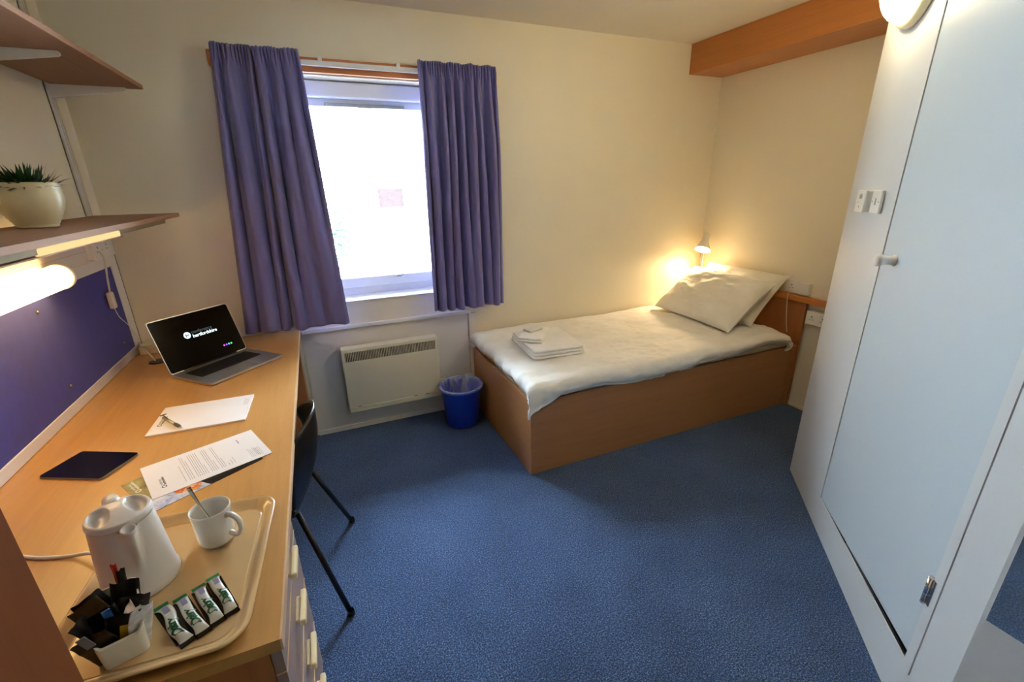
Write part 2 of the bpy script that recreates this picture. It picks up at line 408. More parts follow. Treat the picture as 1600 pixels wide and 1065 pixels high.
# window
wf = MB(); y0, y1 = .17, .25
wf.box(OX0, OX1, y0, y1, OZ0, OZ0+.05, .003); wf.box(OX0, OX1, y0, y1, OZ1-.05, OZ1, .003)
wf.box(OX0, OX0+.05, y0, y1, OZ0+.05, OZ1-.05, .003); wf.box(OX1-.05, OX1, y0, y1, OZ0+.05, OZ1-.05, .003)
win = struct('window_1', wf, uPVC)
sb = MB(); a0, a1, b0, b1 = OX0+.05, OX1-.05, OZ0+.05, OZ1-.05
sb.box(a0, a1, .155, .20, b0, b0+.065, .004); sb.box(a0, a1, .155, .20, b1-.075, b1, .004)
sb.box(a0, a0+.06, .155, .20, b0+.065, b1-.075, .004); sb.box(a1-.06, a1, .155, .20, b0+.065, b1-.075, .004)
sub('window_sash', sb, uPVC, win)
sub('window_pane', MB().box(a0+.05, a1-.05, .176, .184, b0+.055, b1-.065), glass_m, win)
sub('trickle_vent', MB().box(1.11, 1.56, .142, .156, b1-.075, b1-.055, .003).box(1.29, 1.37, .136, .15, b1-.078, b1-.062, .002), simple('vent_grey', (170, 176, 172), .4), win)
lt = MB().box(1.405, 1.45, .14, .156, b0+.05, b0+.066, .003).tube([(1.425, .145, b0+.06), (1.425, .12, b0+.066), (1.455, .115, b0+.07)], .006, 8)
sub('window_latch', lt, metal_m, win)
sub('window_sill_board', MB().box(OX0, OX1, -.012, .17, OZ0-.002, OZ0+.006, .002), white_gloss, win)
sub('blind_cassette', MB().box(OX0+.02, OX1-.02, .10, .155, OZ1-.085, OZ1-.004, .012, seg=3), uPVC, win)

# world outside: pale building, ground, shrubs
def facade_mat(name, rgb, rgb2):
    m, nt, b = newmat(name); v = coords(nt, (1, 1, 1), (R(90), 0, 0))
    br = nt.nodes.new('ShaderNodeTexBrick'); br.inputs['Scale'].default_value = 4.5
    br.inputs['Color1'].default_value = (*s2l(rgb), 1); br.inputs['Color2'].default_value = (*s2l(rgb2), 1); br.inputs['Mortar'].default_value = (*s2l((225, 220, 214)), 1)
    nt.links.new(v, br.inputs['Vector']); nt.links.new(br.outputs['Color'], b.inputs['Base Color']); b.inputs['Roughness'].default_value = .85
    return m
bd = thing('building', 'pale building across the way with square windows, washed out by daylight', 'building', (2.0, 18, -3))
fb = MB().box(-18, 26, 18, 26, -4, 16)
part('facade', fb, facade_mat('pale_brick', (232, 222, 212), (224, 214, 206)), bd)
wfm = simple('far_frame', (240, 240, 240), .5); wfp = simple('far_pane_brown', (50, 40, 38), .9, .4, 40, spec=0); wfq = simple('far_pane_light', (58, 60, 62), .9, spec=0)
for (x, z, q) in [(4.19, 1.18, 0), (4.19, 3.77, 1), (4.19, -1.34, 1), (.4, 1.18, 1), (.4, 3.77, 1), (.4, -1.34, 1), (8.0, 1.18, 1), (8.0, 3.77, 1), (8.0, -1.34, 1), (-3.4, 1.18, 1), (-3.4, 3.77, 1), (4.19, 6.4, 1), (8.0, 6.4, 1)]:
    f = MB(); h = .56; yf = 18
    f.box(x-h, x+h, yf-.08, yf, z-h-.06, z-h+.04).box(x-h, x+h, yf-.08, yf, z+h-.04, z+h+.06).box(x-h-.06, x-h+.03, yf-.08, yf, z-h, z+h).box(x+h-.03, x+h+.06, yf-.08, yf, z-h, z+h)
    wo = part('window', f, wfm, bd)
    part('pane', MB().box(x-h, x+h, yf-.04, yf-.02, z-h, z+h-(.30 if q == 0 else 0)), wfq if q else wfp, wo)
gr = MB().box(-30, 30, .6, 60, -3.1, -3); struct('ground_outside', gr, simple('paving_pale', (205, 205, 200), .8))
sh = thing('shrub', 'small green shrub seen faintly through the lower left of the window', 'shrub', (1.1, 8, -3))
lf = MB(); rr = random.Random(3)
for k in range(260):
    p = Vector((1.42+rr.gauss(0, .13), 8+rr.gauss(0, .2), .45+rr.gauss(0, .42)))
    a = Vector((rr.uniform(-1, 1), rr.uniform(-1, 1), rr.uniform(-1, 1))).normalized()*.06; b = a.cross(Vector((rr.random(), rr.random(), 1))).normalized()*.04
    lf.add([p-a, p+b, p+a, p-b], [(0, 1, 2, 3)])
part('foliage', lf, simple('shrub_leaf', (62, 74, 64), .9, .3, spec=0), sh, kind='stuff')
part('stem', MB().tube([(1.4, 8, -3), (1.41, 8, -1.5), (1.42, 8, .3)], [.05, .04, .02], 8), simple('bark', (90, 74, 60), .8), sh)

# ------------------------------------------------------------------ curtain track and curtains
tr = thing('curtain_rail', 'wooden batten with white curtain track above the window', 'curtain rail', (1.35, 0, 2.09))
part('batten', MB().box(.605, 2.095, -.032, 0, 2.098, 2.166, .002), batten_w, tr)
rl = MB().box(.62, 2.08, -.052, -.040, 2.128, 2.150, .003); rl.box(.62, 2.08, -.058, -.036, 2.124, 2.130, .002)
part('track', rl, white_gloss, tr)
for x in (.66, 1.11, 1.51, 2.0): part('clip', MB().box(x-.010, x+.010, -.044, -.0, 2.148, 2.172, .002), white_gloss, tr)

def curtain(name, label, tx0, tx1, bx0, bx1, zt, zb, cen, amps, wid, ph):
    """pleated sheet: heading pinched tight, below it broad flat runs between deep folds that wander and widen to the hem"""
    NU, NV = 420, 90; nf = len(cen)
    def fn(u, v):
        t = v
        uu = u+.010*math.sin(4*t+7*u+ph)
        z = zt+(zb-zt)*t
        y = 0; sh = 0
        for c, a, wd in zip(cen, amps, wid):
            c2 = c+.018*math.sin(2.4*t+c*20+ph); s_ = wd*(.62+.5*t)
            e = (uu-c2)/s_
            g = math.exp(-abs(e)**2.4)
            y += -a*.070*g*(.40+.60*min(1, t*3.5))
            sh += a*.016*e*math.exp(-e*e)*min(1, t*3)
        x = (tx0+(tx1-tx0)*u)*(1-t)+(bx0+(bx1-bx0)*u)*t+sh
        hd = max(0, 1-t/.065)
        if hd > 0: y = y*(1-.5*hd)+.009*math.sin(u*nf*7*PI+1.5*math.sin(u*17+ph))*hd**.5
        y += .005*fbm(u*5, t*2.5, ph, 1.5)+.0016*fbm(u*9, t*16, ph+4, 1.2)
        z += .003*math.sin(u*nf*3.1+ph)*(1-t)**6
        if t > .98: z += .004*math.sin(u*nf*4.4+ph)
        return Vector((x, -.070+y-.016*t, z))
    mb = MB().grid(NU, NV, fn)
    o = solo(name, mb, curtain_m, label, 'curtain', 'curtains at the window')
    m = o.modifiers.new('thickness', 'SOLIDIFY'); m.thickness = .003; m.offset = 0
    return o
curtain('curtain', 'left violet-grey curtain hanging down to the desk beside the laptop', .628, 1.012, .528, 1.060, 2.186, .772,
        [.04, .22, .40, .52, .68, .86, .98], [.8, 1.1, .75, 1.15, .9, 1.0, .5], [.05, .075, .04, .05, .085, .09, .04], .4)
curtain('curtain', 'right violet-grey curtain hanging above the bin and bed foot', 1.612, 2.072, 1.588, 2.072, 2.184, .770,
        [.02, .12, .25, .38, .50, .64, .77, .88, .98], [.7, 1.0, .8, 1.1, .85, 1.1, .8, 1.0, .7], [.035, .045, .05, .042, .05, .055, .045, .045, .03], 2.0)

# ------------------------------------------------------------------ panel heater
ht = thing('panel_heater', 'cream wall-mounted panel heater with top grille under the window', 'heater', (1.295, -.05, .16))
hb = MB().box(.995, 1.60, -.10, -.03, .163, .505, .006).box(.995, 1.60, -.10, -.03, .566, .592, .006).box(.995, 1.012, -.10, -.03, .50, .57, .003).box(1.583, 1.60, -.10, -.03, .50, .57, .003)
hb.box(1.03, 1.565, -.03, -.006, .25, .5)
part('casing', hb, heater_m, ht)
part('inner_back', MB().box(1.012, 1.583, -.090, -.086, .503, .568), heater_in, ht)
gb = MB(); n = 58
for i in range(n):
    x = 1.016+(1.580-1.016)*i/(n-1); gb.box(x-.0018, x+.0018, -.099, -.090, .503, .567)
part('grille', gb, heater_m, ht, kind='stuff')
part('foot_rail', MB().box(1.0, 1.596, -.104, -.098, .163, .196, .002), heater_m, ht)
for x in (1.06, 1.42, 1.50): part('scuff', MB().box(x-.012, x+.012, -.1050, -.1035, .197, .200), MATS.get('scuff') or simple('scuff', (70, 64, 56), .8), ht)


# ------------------------------------------------------------------ bin
bn = thing('waste_bin', 'blue plastic waste bin with a clear liner beside the bed foot', 'bin', (1.70, -.232, 0))
bb = MB(); bb.lathe([(0, .004), (.095, 0), (.104, .004), (.108, .02), (.1345, .262), (.1375, .268), (.140, .272)], 56)
bb.lathe([(.131, .272), (.104, .02), (.0, .018)], 56)
part('body', bb, bin_m, bn, world=False)
rb = MB().lathe([(.131, .264), (.141, .262), (.1475, .266), (.149, .273), (.146, .280), (.139, .283), (.133, .281), (.130, .274), (.131, .264)], 56)
part('rim', rb, rim_m, bn, world=False)
for zz, tl in ((.15, .02), (.115, -.012)):
    pts = [Vector(((.1085+.105*zz+.0015)*math.cos(a), (.1085+.105*zz+.0015)*math.sin(a), zz+tl*math.sin(a*1.0+1))) for a in [2*PI*k/60 for k in range(61)]]
def lin(u, v):
    a = 2*PI*u; r = [.1480, .1495, .142, .1315, .128, .118, .104, .09][int(v*7+.001)]; z = [.276, .2845, .2870, .280, .24, .16, .08, .03][int(v*7+.001)]
    k = .005*math.sin(a*9+v*5)+.004*math.sin(a*17+2) if v > .3 else .0018*math.sin(a*23)
    if v > .3: r = r-abs(k)*1.3
    return Vector((r*math.cos(a), r*math.sin(a), z+(k*.6 if v < .1 else 0)))
lo = part('bin_liner', MB().grid(96, 8, lin, closeu=True), liner_m, bn, world=False)

# ------------------------------------------------------------------ bed
bed = thing('bed', 'single bed base with beech side and foot panels and a headboard', 'bed', (2.88, -.5, 0))
part('side_panel', MB().box(1.867, 3.885, -.966, -.946, 0, .445, .0015), bed_w, bed)
part('foot_panel', MB().box(1.866, 1.886, -.9465, -.03, .0, .447, .0015), bedz_w, bed)
part('headboard', MB().box(3.885, 3.905, -.992, -.0, .0, .752, .0015), head_w, bed)
part('post', MB().box(3.862, 3.886, -.985, -.946, 0, .452, .0015), bed_w, bed)
part('headboard_rail', MB().box(3.872, W-.001, -1.50, 0, .752, .786, .003), wood('rail_beech', (196, 122, 56), 'y', .4, .1), bed)
part('slat_base', MB().box(1.886, 3.885, -.946, -.03, .25, .28), bed_w, bed)
def softbox(x0, x1, y0, y1, z0, z1, r, nu=60, nv=30, wrk=.0):
    """closed soft block with rounded edges"""
    b = bmesh.new(); bmesh.ops.create_cube(b, size=1)
    bmesh.ops.subdivide_edges(b, edges=b.edges[:], cuts=14, use_grid_fill=True)
    cx, cy, cz = (x0+x1)/2, (y0+y1)/2, (z0+z1)/2; hx, hy, hz = (x1-x0)/2, (y1-y0)/2, (z1-z0)/2
    for v in b.verts:
        p = Vector((v.co.x*2*hx, v.co.y*2*hy, v.co.z*2*hz))
        q = Vector((max(-hx+r, min(hx-r, p.x)), max(-hy+r, min(hy-r, p.y)), max(-hz+r, min(hz-r, p.z))))
        d = p-q
        if d.length > 1e-9: d = d.normalized()*r
        p = q+d
        if wrk: p += d.normalized()*wrk*fbm(p.x, p.y, p.z, 6) if d.length > 1e-6 else Vector((0, 0, 0))
        v.co = p+Vector((cx, cy, cz))
    return b
mt = MB().bm(softbox(1.90, 3.868, -.938, -.032, .285, .505, .045, wrk=.004), smooth=True)
solo('mattress', mt, mattress_m, 'cream mattress end showing between the duvet and the headboard', 'mattress')
# duvet : top sheet plus rolled hem
DX0, DX1, DY0, DY1 = 1.850, 3.80, -1.000, -.018
def duvet(u, v):
    # u along x, v across y, parameters run beyond 0..1 into the drop
    e = .10
    U = (u-e)/(1-2*e); V = (v-.09)/(1-.18)
    def roll(t, lo, hi, rad, drop):
        # returns position and fall; t outside 0..1 goes over the edge
        if t < 0:
            a = min(1, -t/.10); return lo, a, -1
        if t > 1:
            a = min(1, (t-1)/.10); return hi, a, 1
        return lo+(hi-lo)*t, 0, 0
    x, ax, sx = roll(U, DX0+.045, DX1-.03, .05, .08)
    y, ay, sy = roll(V, DY0+.050, DY1-.02, .05, .08)
    top = .560+.010*fbm(x, y, 0, 1.6)+.010*(1-((y+.5)/.5)**2)
    top += .012*fbm(x*.7, y*1.6, 3, 5, 3)*.55
    top += .003*fbm(x, y, 9, 16, 2)
    # long shallow creases near the pillow
    top += .006*math.sin(18*(y+.35*x)+3*fbm(x, y, 1, 2))*max(0, min(1, (x-2.5)/.8))*.6
    top -= .004*math.sin(x*3)
    # step down at head end
    if x > 3.60: top -= .018*min(1, (x-3.60)/.15)
    R0 = .045
    dz = 0
    fall_x = .085; fall_y = .102
    if x < 2.02 and y < -.80:   # corner hangs over
        k = max(0, 1-(x-1.88)/.16)*max(0, 1-(-.80-y)/-.15 if False else 1)
    cr = 0
    if sy < 0:
        k = max(0, min(1, 1-(x-DX0-.03)/.17)); cr = k**1.3
        fall_y += .085*cr
        fall_y += .012*math.sin(x*5.1+.6)+.004*math.sin(x*13)
        if x > 3.3: fall_y -= .05*min(1, (x-3.3)/.4)
    if sx > 0: fall_x = .02
    if ay > 0:
        th = ay*PI/2
        Rz = (fall_y-.085*cr)/1.94; g = max(0, (ay-.55)/.45)
        th = ay*R(160)*(1-.32*cr)
        y += sy*(.052 if sy < 0 else .014)*math.sin(th); dz -= Rz*(1-math.cos(th))+.085*cr*g
        if sy < 0: y += sy*(.007*fbm(x*2, ay*3, 5, 4))
        if sy < 0: y += .005*math.sin(x*46+3*fbm(x, 0, 0, 5))*g*(.15+cr)
    if ax > 0:
        rr_ = .050 if sx < 0 else .03; th = ax*R(150)*(1-.3*cr); g = max(0, (ax-.4)/.6)
        x += sx*rr_*math.sin(th); dz -= (fall_x/1.87 if sx < 0 else .028)*(1-math.cos(th))
        if sx < 0:
            wv = .006*math.sin(y*40+2.5*fbm(y, 0, 0, 7))*min(1, ax*2); x += wv*.9; dz += .4*wv
        else: x += .01*fbm(y, 0, 4, 5)
    z = top+dz
    if ay > 0 and ax > 0: z = max(z, .378)
    if sx < 0 and not (sy < 0 and cr > .0 and ay > .0): z = max(z, .452)
    return Vector((x, y, z))
dv = MB().grid(220, 130, duvet)
do = solo('duvet', dv, linen_m, 'white duvet spread over the bed with one corner hanging over the side panel', 'duvet')
m = do.modifiers.new('thickness', 'SOLIDIFY'); m.thickness = .010; m.offset = -1

def pillow(name, label, M, Lx, Ly, T, seed, sag=.0, flange=.012):
    """Ly = width, Lx = depth; soft lens with drawn corners and seam"""
    mb = MB(); N1, N2 = 64, 46
    def side(sg):
        def fn(u, v):
            a = 2*u-1; b = 2*v-1
            k = (1-a**4)*(1-b**4); k = max(k, 0)**.55
            pinch = 1-.045*(abs(a)**2)*(1-abs(b)**3)*.0
            x = b*Lx/2*(1-.05*(1-a*a)*abs(b)**3*0+.03*abs(a)**4-.03*(1-a*a)); y = a*Ly/2*(1-.03*(1-b*b)+.02*abs(b)**4)
            z = sg*T/2*k*(1+.12*fbm(a, b, seed, 1.3))
            wr = .008*fbm(a*1.1, b*2.6, seed+3, 1.7, 4)*(1-abs(b)**6)+.0045*math.sin(9*b+3*a+4*fbm(a, b, seed, 1.2))*(1-abs(a)**4)
            z += wr*sg*(k+.05)
            z += sag*(a*a)*T
            return Vector((x, y, z))
        return fn
    mb.grid(N1, N2, side(1)); mb.grid(N1, N2, lambda u, v: side(-1)(1-u, v))
    o = bpy.data.objects.new(name, mb.mesh(name, [pillow_m])); COL.objects.link(o); o.matrix_world = M
    return tag(o, label, 'pillow', 'pillows on the bed')
pillow('pillow', 'front white pillow resting on the duvet and leaning on the pillow behind', Matrix.Translation((3.545, -.50, .735)) @ Matrix.Rotation(R(-2), 4, 'Z') @ Matrix.Rotation(R(-38), 4, 'Y'), .46, .74, .165, 2)
pillow('pillow', 'rear white pillow propped against the headboard behind the front pillow', Matrix.Translation((3.715, -.51, .750)) @ Matrix.Rotation(R(3), 4, 'Z') @ Matrix.Rotation(R(-44), 4, 'Y'), .44, .66, .13, 8)

# ------------------------------------------------------------------ towels
def folded(name, label, M, w_, d_, h_, layers, seed):
    t = bpy.data.objects.new(name, None); COL.objects.link(t); t.matrix_world = M; tag(t, label, 'towel', 'towels on the bed')
    lh = h_/layers
    for i in range(layers):
        mb = MB(); dw = .006*i; b = bmesh.new(); bmesh.ops.create_cube(b, size=1)
        bmesh.ops.subdivide_edges(b, edges=b.edges[:], cuts=9, use_grid_fill=True)
        for v in b.verts:
            p = Vector((v.co.x*(w_-dw), v.co.y*(d_-dw), v.co.z*(lh*.98)))
            r = lh*.48; hx, hy, hz = (w_-dw)/2, (d_-dw)/2, lh*.49
            q = Vector((max(-hx+r, min(hx-r, p.x)), max(-hy+r, min(hy-r, p.y)), max(-hz+r, min(hz-r, p.z)))); dd = p-q
            if dd.length > 1e-9: dd = dd.normalized()*r
            p = q+dd; p.z += lh*(i+.5)+.004*fbm(p.x, p.y, seed, 9); p.x += .003*fbm(p.y, i, seed, 8); v.co = p
        mb.bm(b, smooth=True)
        o = bpy.data.objects.new('fold', mb.mesh('fold', [towel_m])); COL.objects.link(o); o.parent = t
    return t
folded('bath_towel', 'folded white bath towel lying on the foot of the bed, under the hand towel', Matrix.Translation((2.185, -.53, .569)) @ Matrix.Rotation(R(-4), 4, 'Z'), .33, .40, .058, 3, 1)
folded('hand_towel', 'small folded white hand towel lying askew on top of the bath towel', Matrix.Translation((2.12, -.48, .629)) @ Matrix.Rotation(R(-38), 4, 'Z'), .16, .25, .030, 2, 4)
wrp = MB(); b = softbox(-.055, .055, -.035, .035, 0, .016, .007); wrp.bm(b, smooth=True)
so = solo('soap_packet', wrp, print_white, 'small white wrapped packet on top of the folded towels', 'packet', loc=(2.13, -.45, .661), rz=R(20))

# ------------------------------------------------------------------ bedside lamp clipped to headboard rail
lp = thing('bedside_lamp', 'small cream spotlight lamp lit behind the pillows, clipped to the headboard rail', 'lamp', (3.868, -.085, .786))
part('clip_base', MB().box(3.848, 3.90, -.108, -.066, .786, .80, .003).box(3.848, 3.856, -.104, -.07, .74, .79, .002), lamp_shade_m, lp)
part('stem', MB().tube(smooth_path([(3.862, -.087, .798), (3.864, -.085, .92), (3.862, -.09, 1.07)], 6), .0045, 10), chrome_m, lp)
LD = Vector((-.45, -.25, -.85)).normalized(); LT = Vector((3.850, -.105, 1.105))
rotm = LD.to_track_quat('Z', 'Y').to_matrix().to_4x4(); LM = Matrix.Translation(LT) @ rotm
part('joint', MB().tube([(3.862, -.09, 1.06), LT+LD*.02], .008, 10), lamp_shade_m, lp)
shd = MB().lathe([(0, -.025), (.020, -.025), (.026, -.018), (.027, .04), (.036, .058), (.060, .112), (.062, .115), (.060, .114), (.033, .058), (.024, .04), (0, .035)], 36, M=LM)
part('lamp_shade', shd, lamp_in, lp)
part('bulb', MB().lathe([(0, .038), (.013, .04), (.018, .058), (.033, .082), (.035, .094), (.026, .110), (0, .120)], 24, M=LM), bulb_e, lp)
l = bpy.data.lights.new('bedside_lamp_light', 'SPOT'); l.energy = 10; l.color = (1, .72, .40); l.shadow_soft_size = .03; l.spot_size = R(145); l.spot_blend = .5
lo = bpy.data.objects.new('bedside_lamp_light', l); COL.objects.link(lo); lo.location = LT+LD*.125; lo.rotation_euler = LD.to_track_quat('-Z', 'Y').to_euler()

# ------------------------------------------------------------------ sockets, switches
def faceplate(nm, label, M, w_, h_, d_, kind, cat='socket', group=None):
    """M: x along wall, y out of wall, z up; origin at plate centre on the wall"""
    t = bpy.data.objects.new(nm, None); COL.objects.link(t); t.matrix_world = M; tag(t, label, cat, group)
    def pt(n, mb, m, lab=None):
        o = bpy.data.objects.new(n, mb.mesh(n, [m])); COL.objects.link(o); o.parent = t; return tag(o, lab)
    if d_ > .014: pt('back_box', MB().box(-w_/2+.002, w_/2-.002, .0005, d_-.008, -h_/2+.002, h_/2-.002, .003), socket_m)
    pt('plate', MB().box(-w_/2, w_/2, max(.0005, d_-.010), d_, -h_/2, h_/2, .003), socket_m)
    n = 2 if kind == 'double' else 1
    if kind in ('double', 'single'):
        for i in range(n):
            cx = (i-.5)*w_*.48 if n == 2 else 0
            pins = MB().box(cx-.003, cx+.003, d_-.001, d_+.0004, .004, .014).box(cx-.013, cx-.006, d_-.001, d_+.0004, -.012, -.008).box(cx+.006, cx+.013, d_-.001, d_+.0004, -.012, -.008)
            pt('pin_holes', pins, dark_m)
            sx = cx*.35 if n == 2 else .022
            pt('rocker', MB().box(sx-.007, sx+.007, d_-.001, d_+.004, .018, .034, .002), socket_m)
    if kind == 'switch':
        pt('rocker', MB().box(-.006, .006, d_-.001, d_+.005, -.012, .014, .002), socket_m)
        for sx in (-.028, .028): pt('screw', MB().lathe([(0, 0), (.003, 0), (.003, .001), (0, .001)], 10, M=Matrix.Translation((sx, d_, 0)) @ Matrix.Rotation(R(-90), 4, 'X')), metal_m)
    if kind == 'spur':
        pt('dial', MB().lathe([(0, 0), (.010, 0), (.009, .006), (0, .007)], 16, M=Matrix.Translation((.004, d_-.0005, .02)) @ Matrix.Rotation(R(-90), 4, 'X')), simple('spur_grey', (176, 176, 172), .4))
        pt('pin_holes', MB().box(-.002, .002, d_-.001, d_+.0004, -.024, -.018).box(-.018, -.014, d_-.001, d_+.0004, -.006, -.002), dark_m)
    return t
MR = Matrix(((0, -1, 0, W), (1, 0, 0, 0), (0, 0, 1, 0), (0, 0, 0, 1)))  # x->+y, y->-x (out of the right wall)
faceplate('wall_socket', 'small square white socket on the right wall above the headboard, beside the blank plate', Matrix.Translation((0, -.850, .838)) @ MR, .090, .086, .012, 'single', group='sockets')
faceplate('blank_plate', 'square white plate on the right wall beside the small socket', Matrix.Translation((0, -.945, .838)) @ MR, .076, .080, .03, 'blank', 'plate')
faceplate('wall_socket', 'white boxed double socket below the wooden rail at the right of the bed', Matrix.Translation((0, -1.085, .665)) @ MR, .150, .088, .045, 'double', group='sockets')
faceplate('dimmer_plate', 'left white plate with a round dial on the angled closet wall', MD @ Matrix.Translation((.212, 0, 1.441)), .084, .086, .030, 'spur', 'switch', 'switch plates on the closet wall')
faceplate('light_switch', 'right white light switch with one rocker on the angled closet wall', MD @ Matrix.Translation((.318, 0, 1.443)), .082, .086, .014, 'switch', 'switch', 'switch plates on the closet wall')
solo('lamp_flex', MB().tube(smooth_path([(3.905, -.865, .80), (3.862, -.868, .79), (3.864, -.875, .70), (3.872, -.885, .60), (3.87, -.905, .53)], 8), .0028, 8), cable_m, 'thin white cable hanging from the small socket down behind the bed', 'cable')

# ------------------------------------------------------------------ round wall lamp on the closet wall
wl = thing('round_wall_lamp', 'round glowing glass wall lamp high on the closet wall', 'wall lamp', tuple(MD @ Vector((.24, 0, 2.20))))
LMm = MD @ Matrix.Translation((.238, 0, 2.200)) @ Matrix.Rotation(R(-90), 4, 'X')
part('base_ring', MB().lathe([(.12, .001), (.155, .001), (.158, .006), (.156, .022), (.148, .03), (.138, .032), (.0, .030)], 56, M=LMm), simple('lamp_ring', (224, 212, 176), .35), wl)
pr = [(.140, .030)]+[(.140*math.cos(a), .030+.085*math.sin(a)) for a in [R(d) for d in range(8, 90, 8)]]+[(0, .115)]
part('glass_dome', MB().lathe(pr, 56, M=LMm), globe_e, wl)

# ------------------------------------------------------------------ mirror
mr = thing('wall_mirror', 'frameless wall mirror reflecting the blue carpet at the right edge', 'mirror', (K.x-.003, K.y-.35, .55))
part('mirror_glass', MB().box(K.x-.006, K.x-.001, K.y-.62, K.y-.010, .552, 1.95), mirror_m, mr)

# ------------------------------------------------------------------ desk
DT = .73
dk = thing('desk', 'long beech desk along the left wall with a drawer pedestal', 'desk', (.39, -1.07, 0))
part('desktop', MB().box(.003, .783, -2.133, -.004, DT-.028, DT), desk_w, dk)
part('front_edging', MB().box(.783, .7875, -2.133, -.004, DT-.028, DT, .001), edge_m, dk, label='pale edging strip')
part('end_panel', MB().box(.02, .762, -.028, -.008, 0, DT-.028), desk_end_w, dk)
part('panel_edging', MB().box(.762, .768, -.028, -.008, 0, DT-.028), edge_m, dk)
part('pedestal', MB().box(.10, .755, -2.108, -2.090, 0.0, DT-.028).box(.10, .755, -1.70, -1.682, .0, DT-.028).box(.1, .118, -2.09, -1.70, 0, DT-.028).box(.118, .755, -2.09, -1.70, .02, .04), desk_end_w, dk)
zs = [(.618, .700), (.441, .614), (.264, .437), (.087, .260)]
for i, (za, zb) in enumerate(zs):
    d = part('drawer', MB().box(.757, .777, -2.110, -1.680, za, zb, .0008), drawer_m, dk)
    part('drawer_edge', MB().box(.757, .7785, -2.110, -1.680, zb, zb+.0022), edge_m, d)
    hy, hz = [(-1.872, .668), (-1.888, .540), (-1.882, .380), (-1.88, .215)][i]
    hd = MB(); hd.box(.786, .801, hy-.05, hy+.05, hz-.007, hz+.013, .006, seg=3); hd.box(.776, .79, hy-.038, hy+.038, hz-.006, hz+.004, .003)
    part('handle', hd, handle_m, d)
part('plinth', MB().box(.12, .75, -2.09, -1.70, 0, .02), dark_m, dk)
part('back_panel', MB().box(.02, .04, -1.68, -.028, .35, DT-.028), desk_end_w, dk)  # plain wooden panel along the wall side under the desktop

# tall cabinet whose front edge crosses the lower left corner
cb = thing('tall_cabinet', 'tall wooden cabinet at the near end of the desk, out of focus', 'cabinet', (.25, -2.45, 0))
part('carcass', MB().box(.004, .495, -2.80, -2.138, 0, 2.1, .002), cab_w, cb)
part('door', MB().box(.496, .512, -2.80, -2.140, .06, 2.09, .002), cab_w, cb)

# grommet, wall plug block and wires behind the laptop
gm = MB().lathe([(.0, .0005), (.040, .0005), (.040, .004), (.034, .0055), (.018, .005), (0, .0045)], 32, c=(.148, -.272, DT))
solo('desk_grommet', gm, black_pl, 'round black cable grommet in the desk behind the laptop', 'grommet')
pb = thing('power_block', 'low white cable box on the desk corner behind the laptop', 'power box', (.10, -.09, DT))
part('housing', MB().box(.035, .20, -.13, -.012, DT, DT+.045, .008, seg=3), simple('old_plastic', (216, 204, 170), .4), pb)
part('lid', MB().box(.038, .197, -.127, -.015, DT+.045, DT+.050, .002), simple('old_plastic_lid', (206, 196, 160), .4), pb)
solo('grommet_cable', MB().tube(smooth_path([(.022, -.05, DT+.05), (.05, -.13, DT+.05), (.085, -.2, DT+.05), (.12, -.255, DT+.03), (.135, -.268, DT+.006)], 8), .0035, 8), cable_m, 'thin pale cable dropping into the black grommet', 'cable')

# ------------------------------------------------------------------ pinboard and trunking on the left wall
pn = thing('pinboard', 'blue felt pinboard in a white frame above the desk', 'pinboard', (.01, -1.1, DT))
Y0, Y1 = -2.06, -.082
fr = MB()
fr.box(.001, .016, Y0-.05, -.006, DT+.002, .772, .002); fr.box(.001, .016, Y0-.05, -.006, 1.188, 1.236, .002); fr.box(.001, .016, Y1, -.006, .772, 1.188, .002); fr.box(.001, .016, Y0-.05, Y0, .772, 1.188, .002)
part('frame', fr, white_gloss, pn)
part('felt', MB().box(.001, .011, Y0, Y1, .772, 1.188), felt_m, pn)
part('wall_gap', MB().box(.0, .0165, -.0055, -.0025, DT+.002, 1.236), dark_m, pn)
for (y, z) in ((-.80, 1.135), (-.767, .835), (-.2, .829)):
    part('pin', MB().lathe([(0, 0), (.005, .001), (.0045, .004), (0, .006)], 12, M=Matrix.Translation((.011, y, z)) @ Matrix.Rotation(R(90), 4, 'Y')), brass, pn)
tk = thing('cable_trunking', 'white dado trunking on the left wall above the pinboard', 'trunking', (.01, -1, 1.24))
part('cover', MB().box(.001, .022, -2.13, -.006, 1.238, 1.338, .002), white_gloss, tk)
part('seam', MB().box(.0215, .0225, -2.13, -.006, 1.287, 1.2885), simple('trunk_seam', (190, 184, 172), .6), tk)
ML = Matrix(((0, 1, 0, .022), (-1, 0, 0, 0), (0, 0, 1, 0), (0, 0, 0, 1)))  # x->-y, y->+x
faceplate('wall_socket', 'white double socket on the trunking under the lower shelf, cable plugged in', Matrix.Translation((0, -.155, 1.289)) @ ML, .146, .086, .012, 'double', group='sockets')
faceplate('wall_socket', 'left white socket on the trunking under the lower shelf, nearer the tube lamp', Matrix.Translation((0, -.275, 1.289)) @ ML, .086, .086, .030, 'single', group='sockets')
fx = thing('inline_switch_cable', 'white cable with an inline rocker switch hanging in front of the pinboard', 'cable', (.04, -.2, 1.0))
part('flex', MB().tube(smooth_path([(.045, -.268, 1.285), (.06, -.262, 1.25), (.045, -.250, 1.16), (.036, -.246, 1.09)], 8), .004, 8), cable_m, fx)
part('switch_body', MB().box(.022, .044, -.262, -.228, 1.012, 1.090, .008, seg=3), cable_m, fx)
part('lower_flex', MB().tube(smooth_path([(.033, -.243, 1.014), (.030, -.21, .96), (.026, -.13, .90), (.022, -.075, .84), (.024, -.05, .79)], 8), .0018, 8), cable_m, fx)

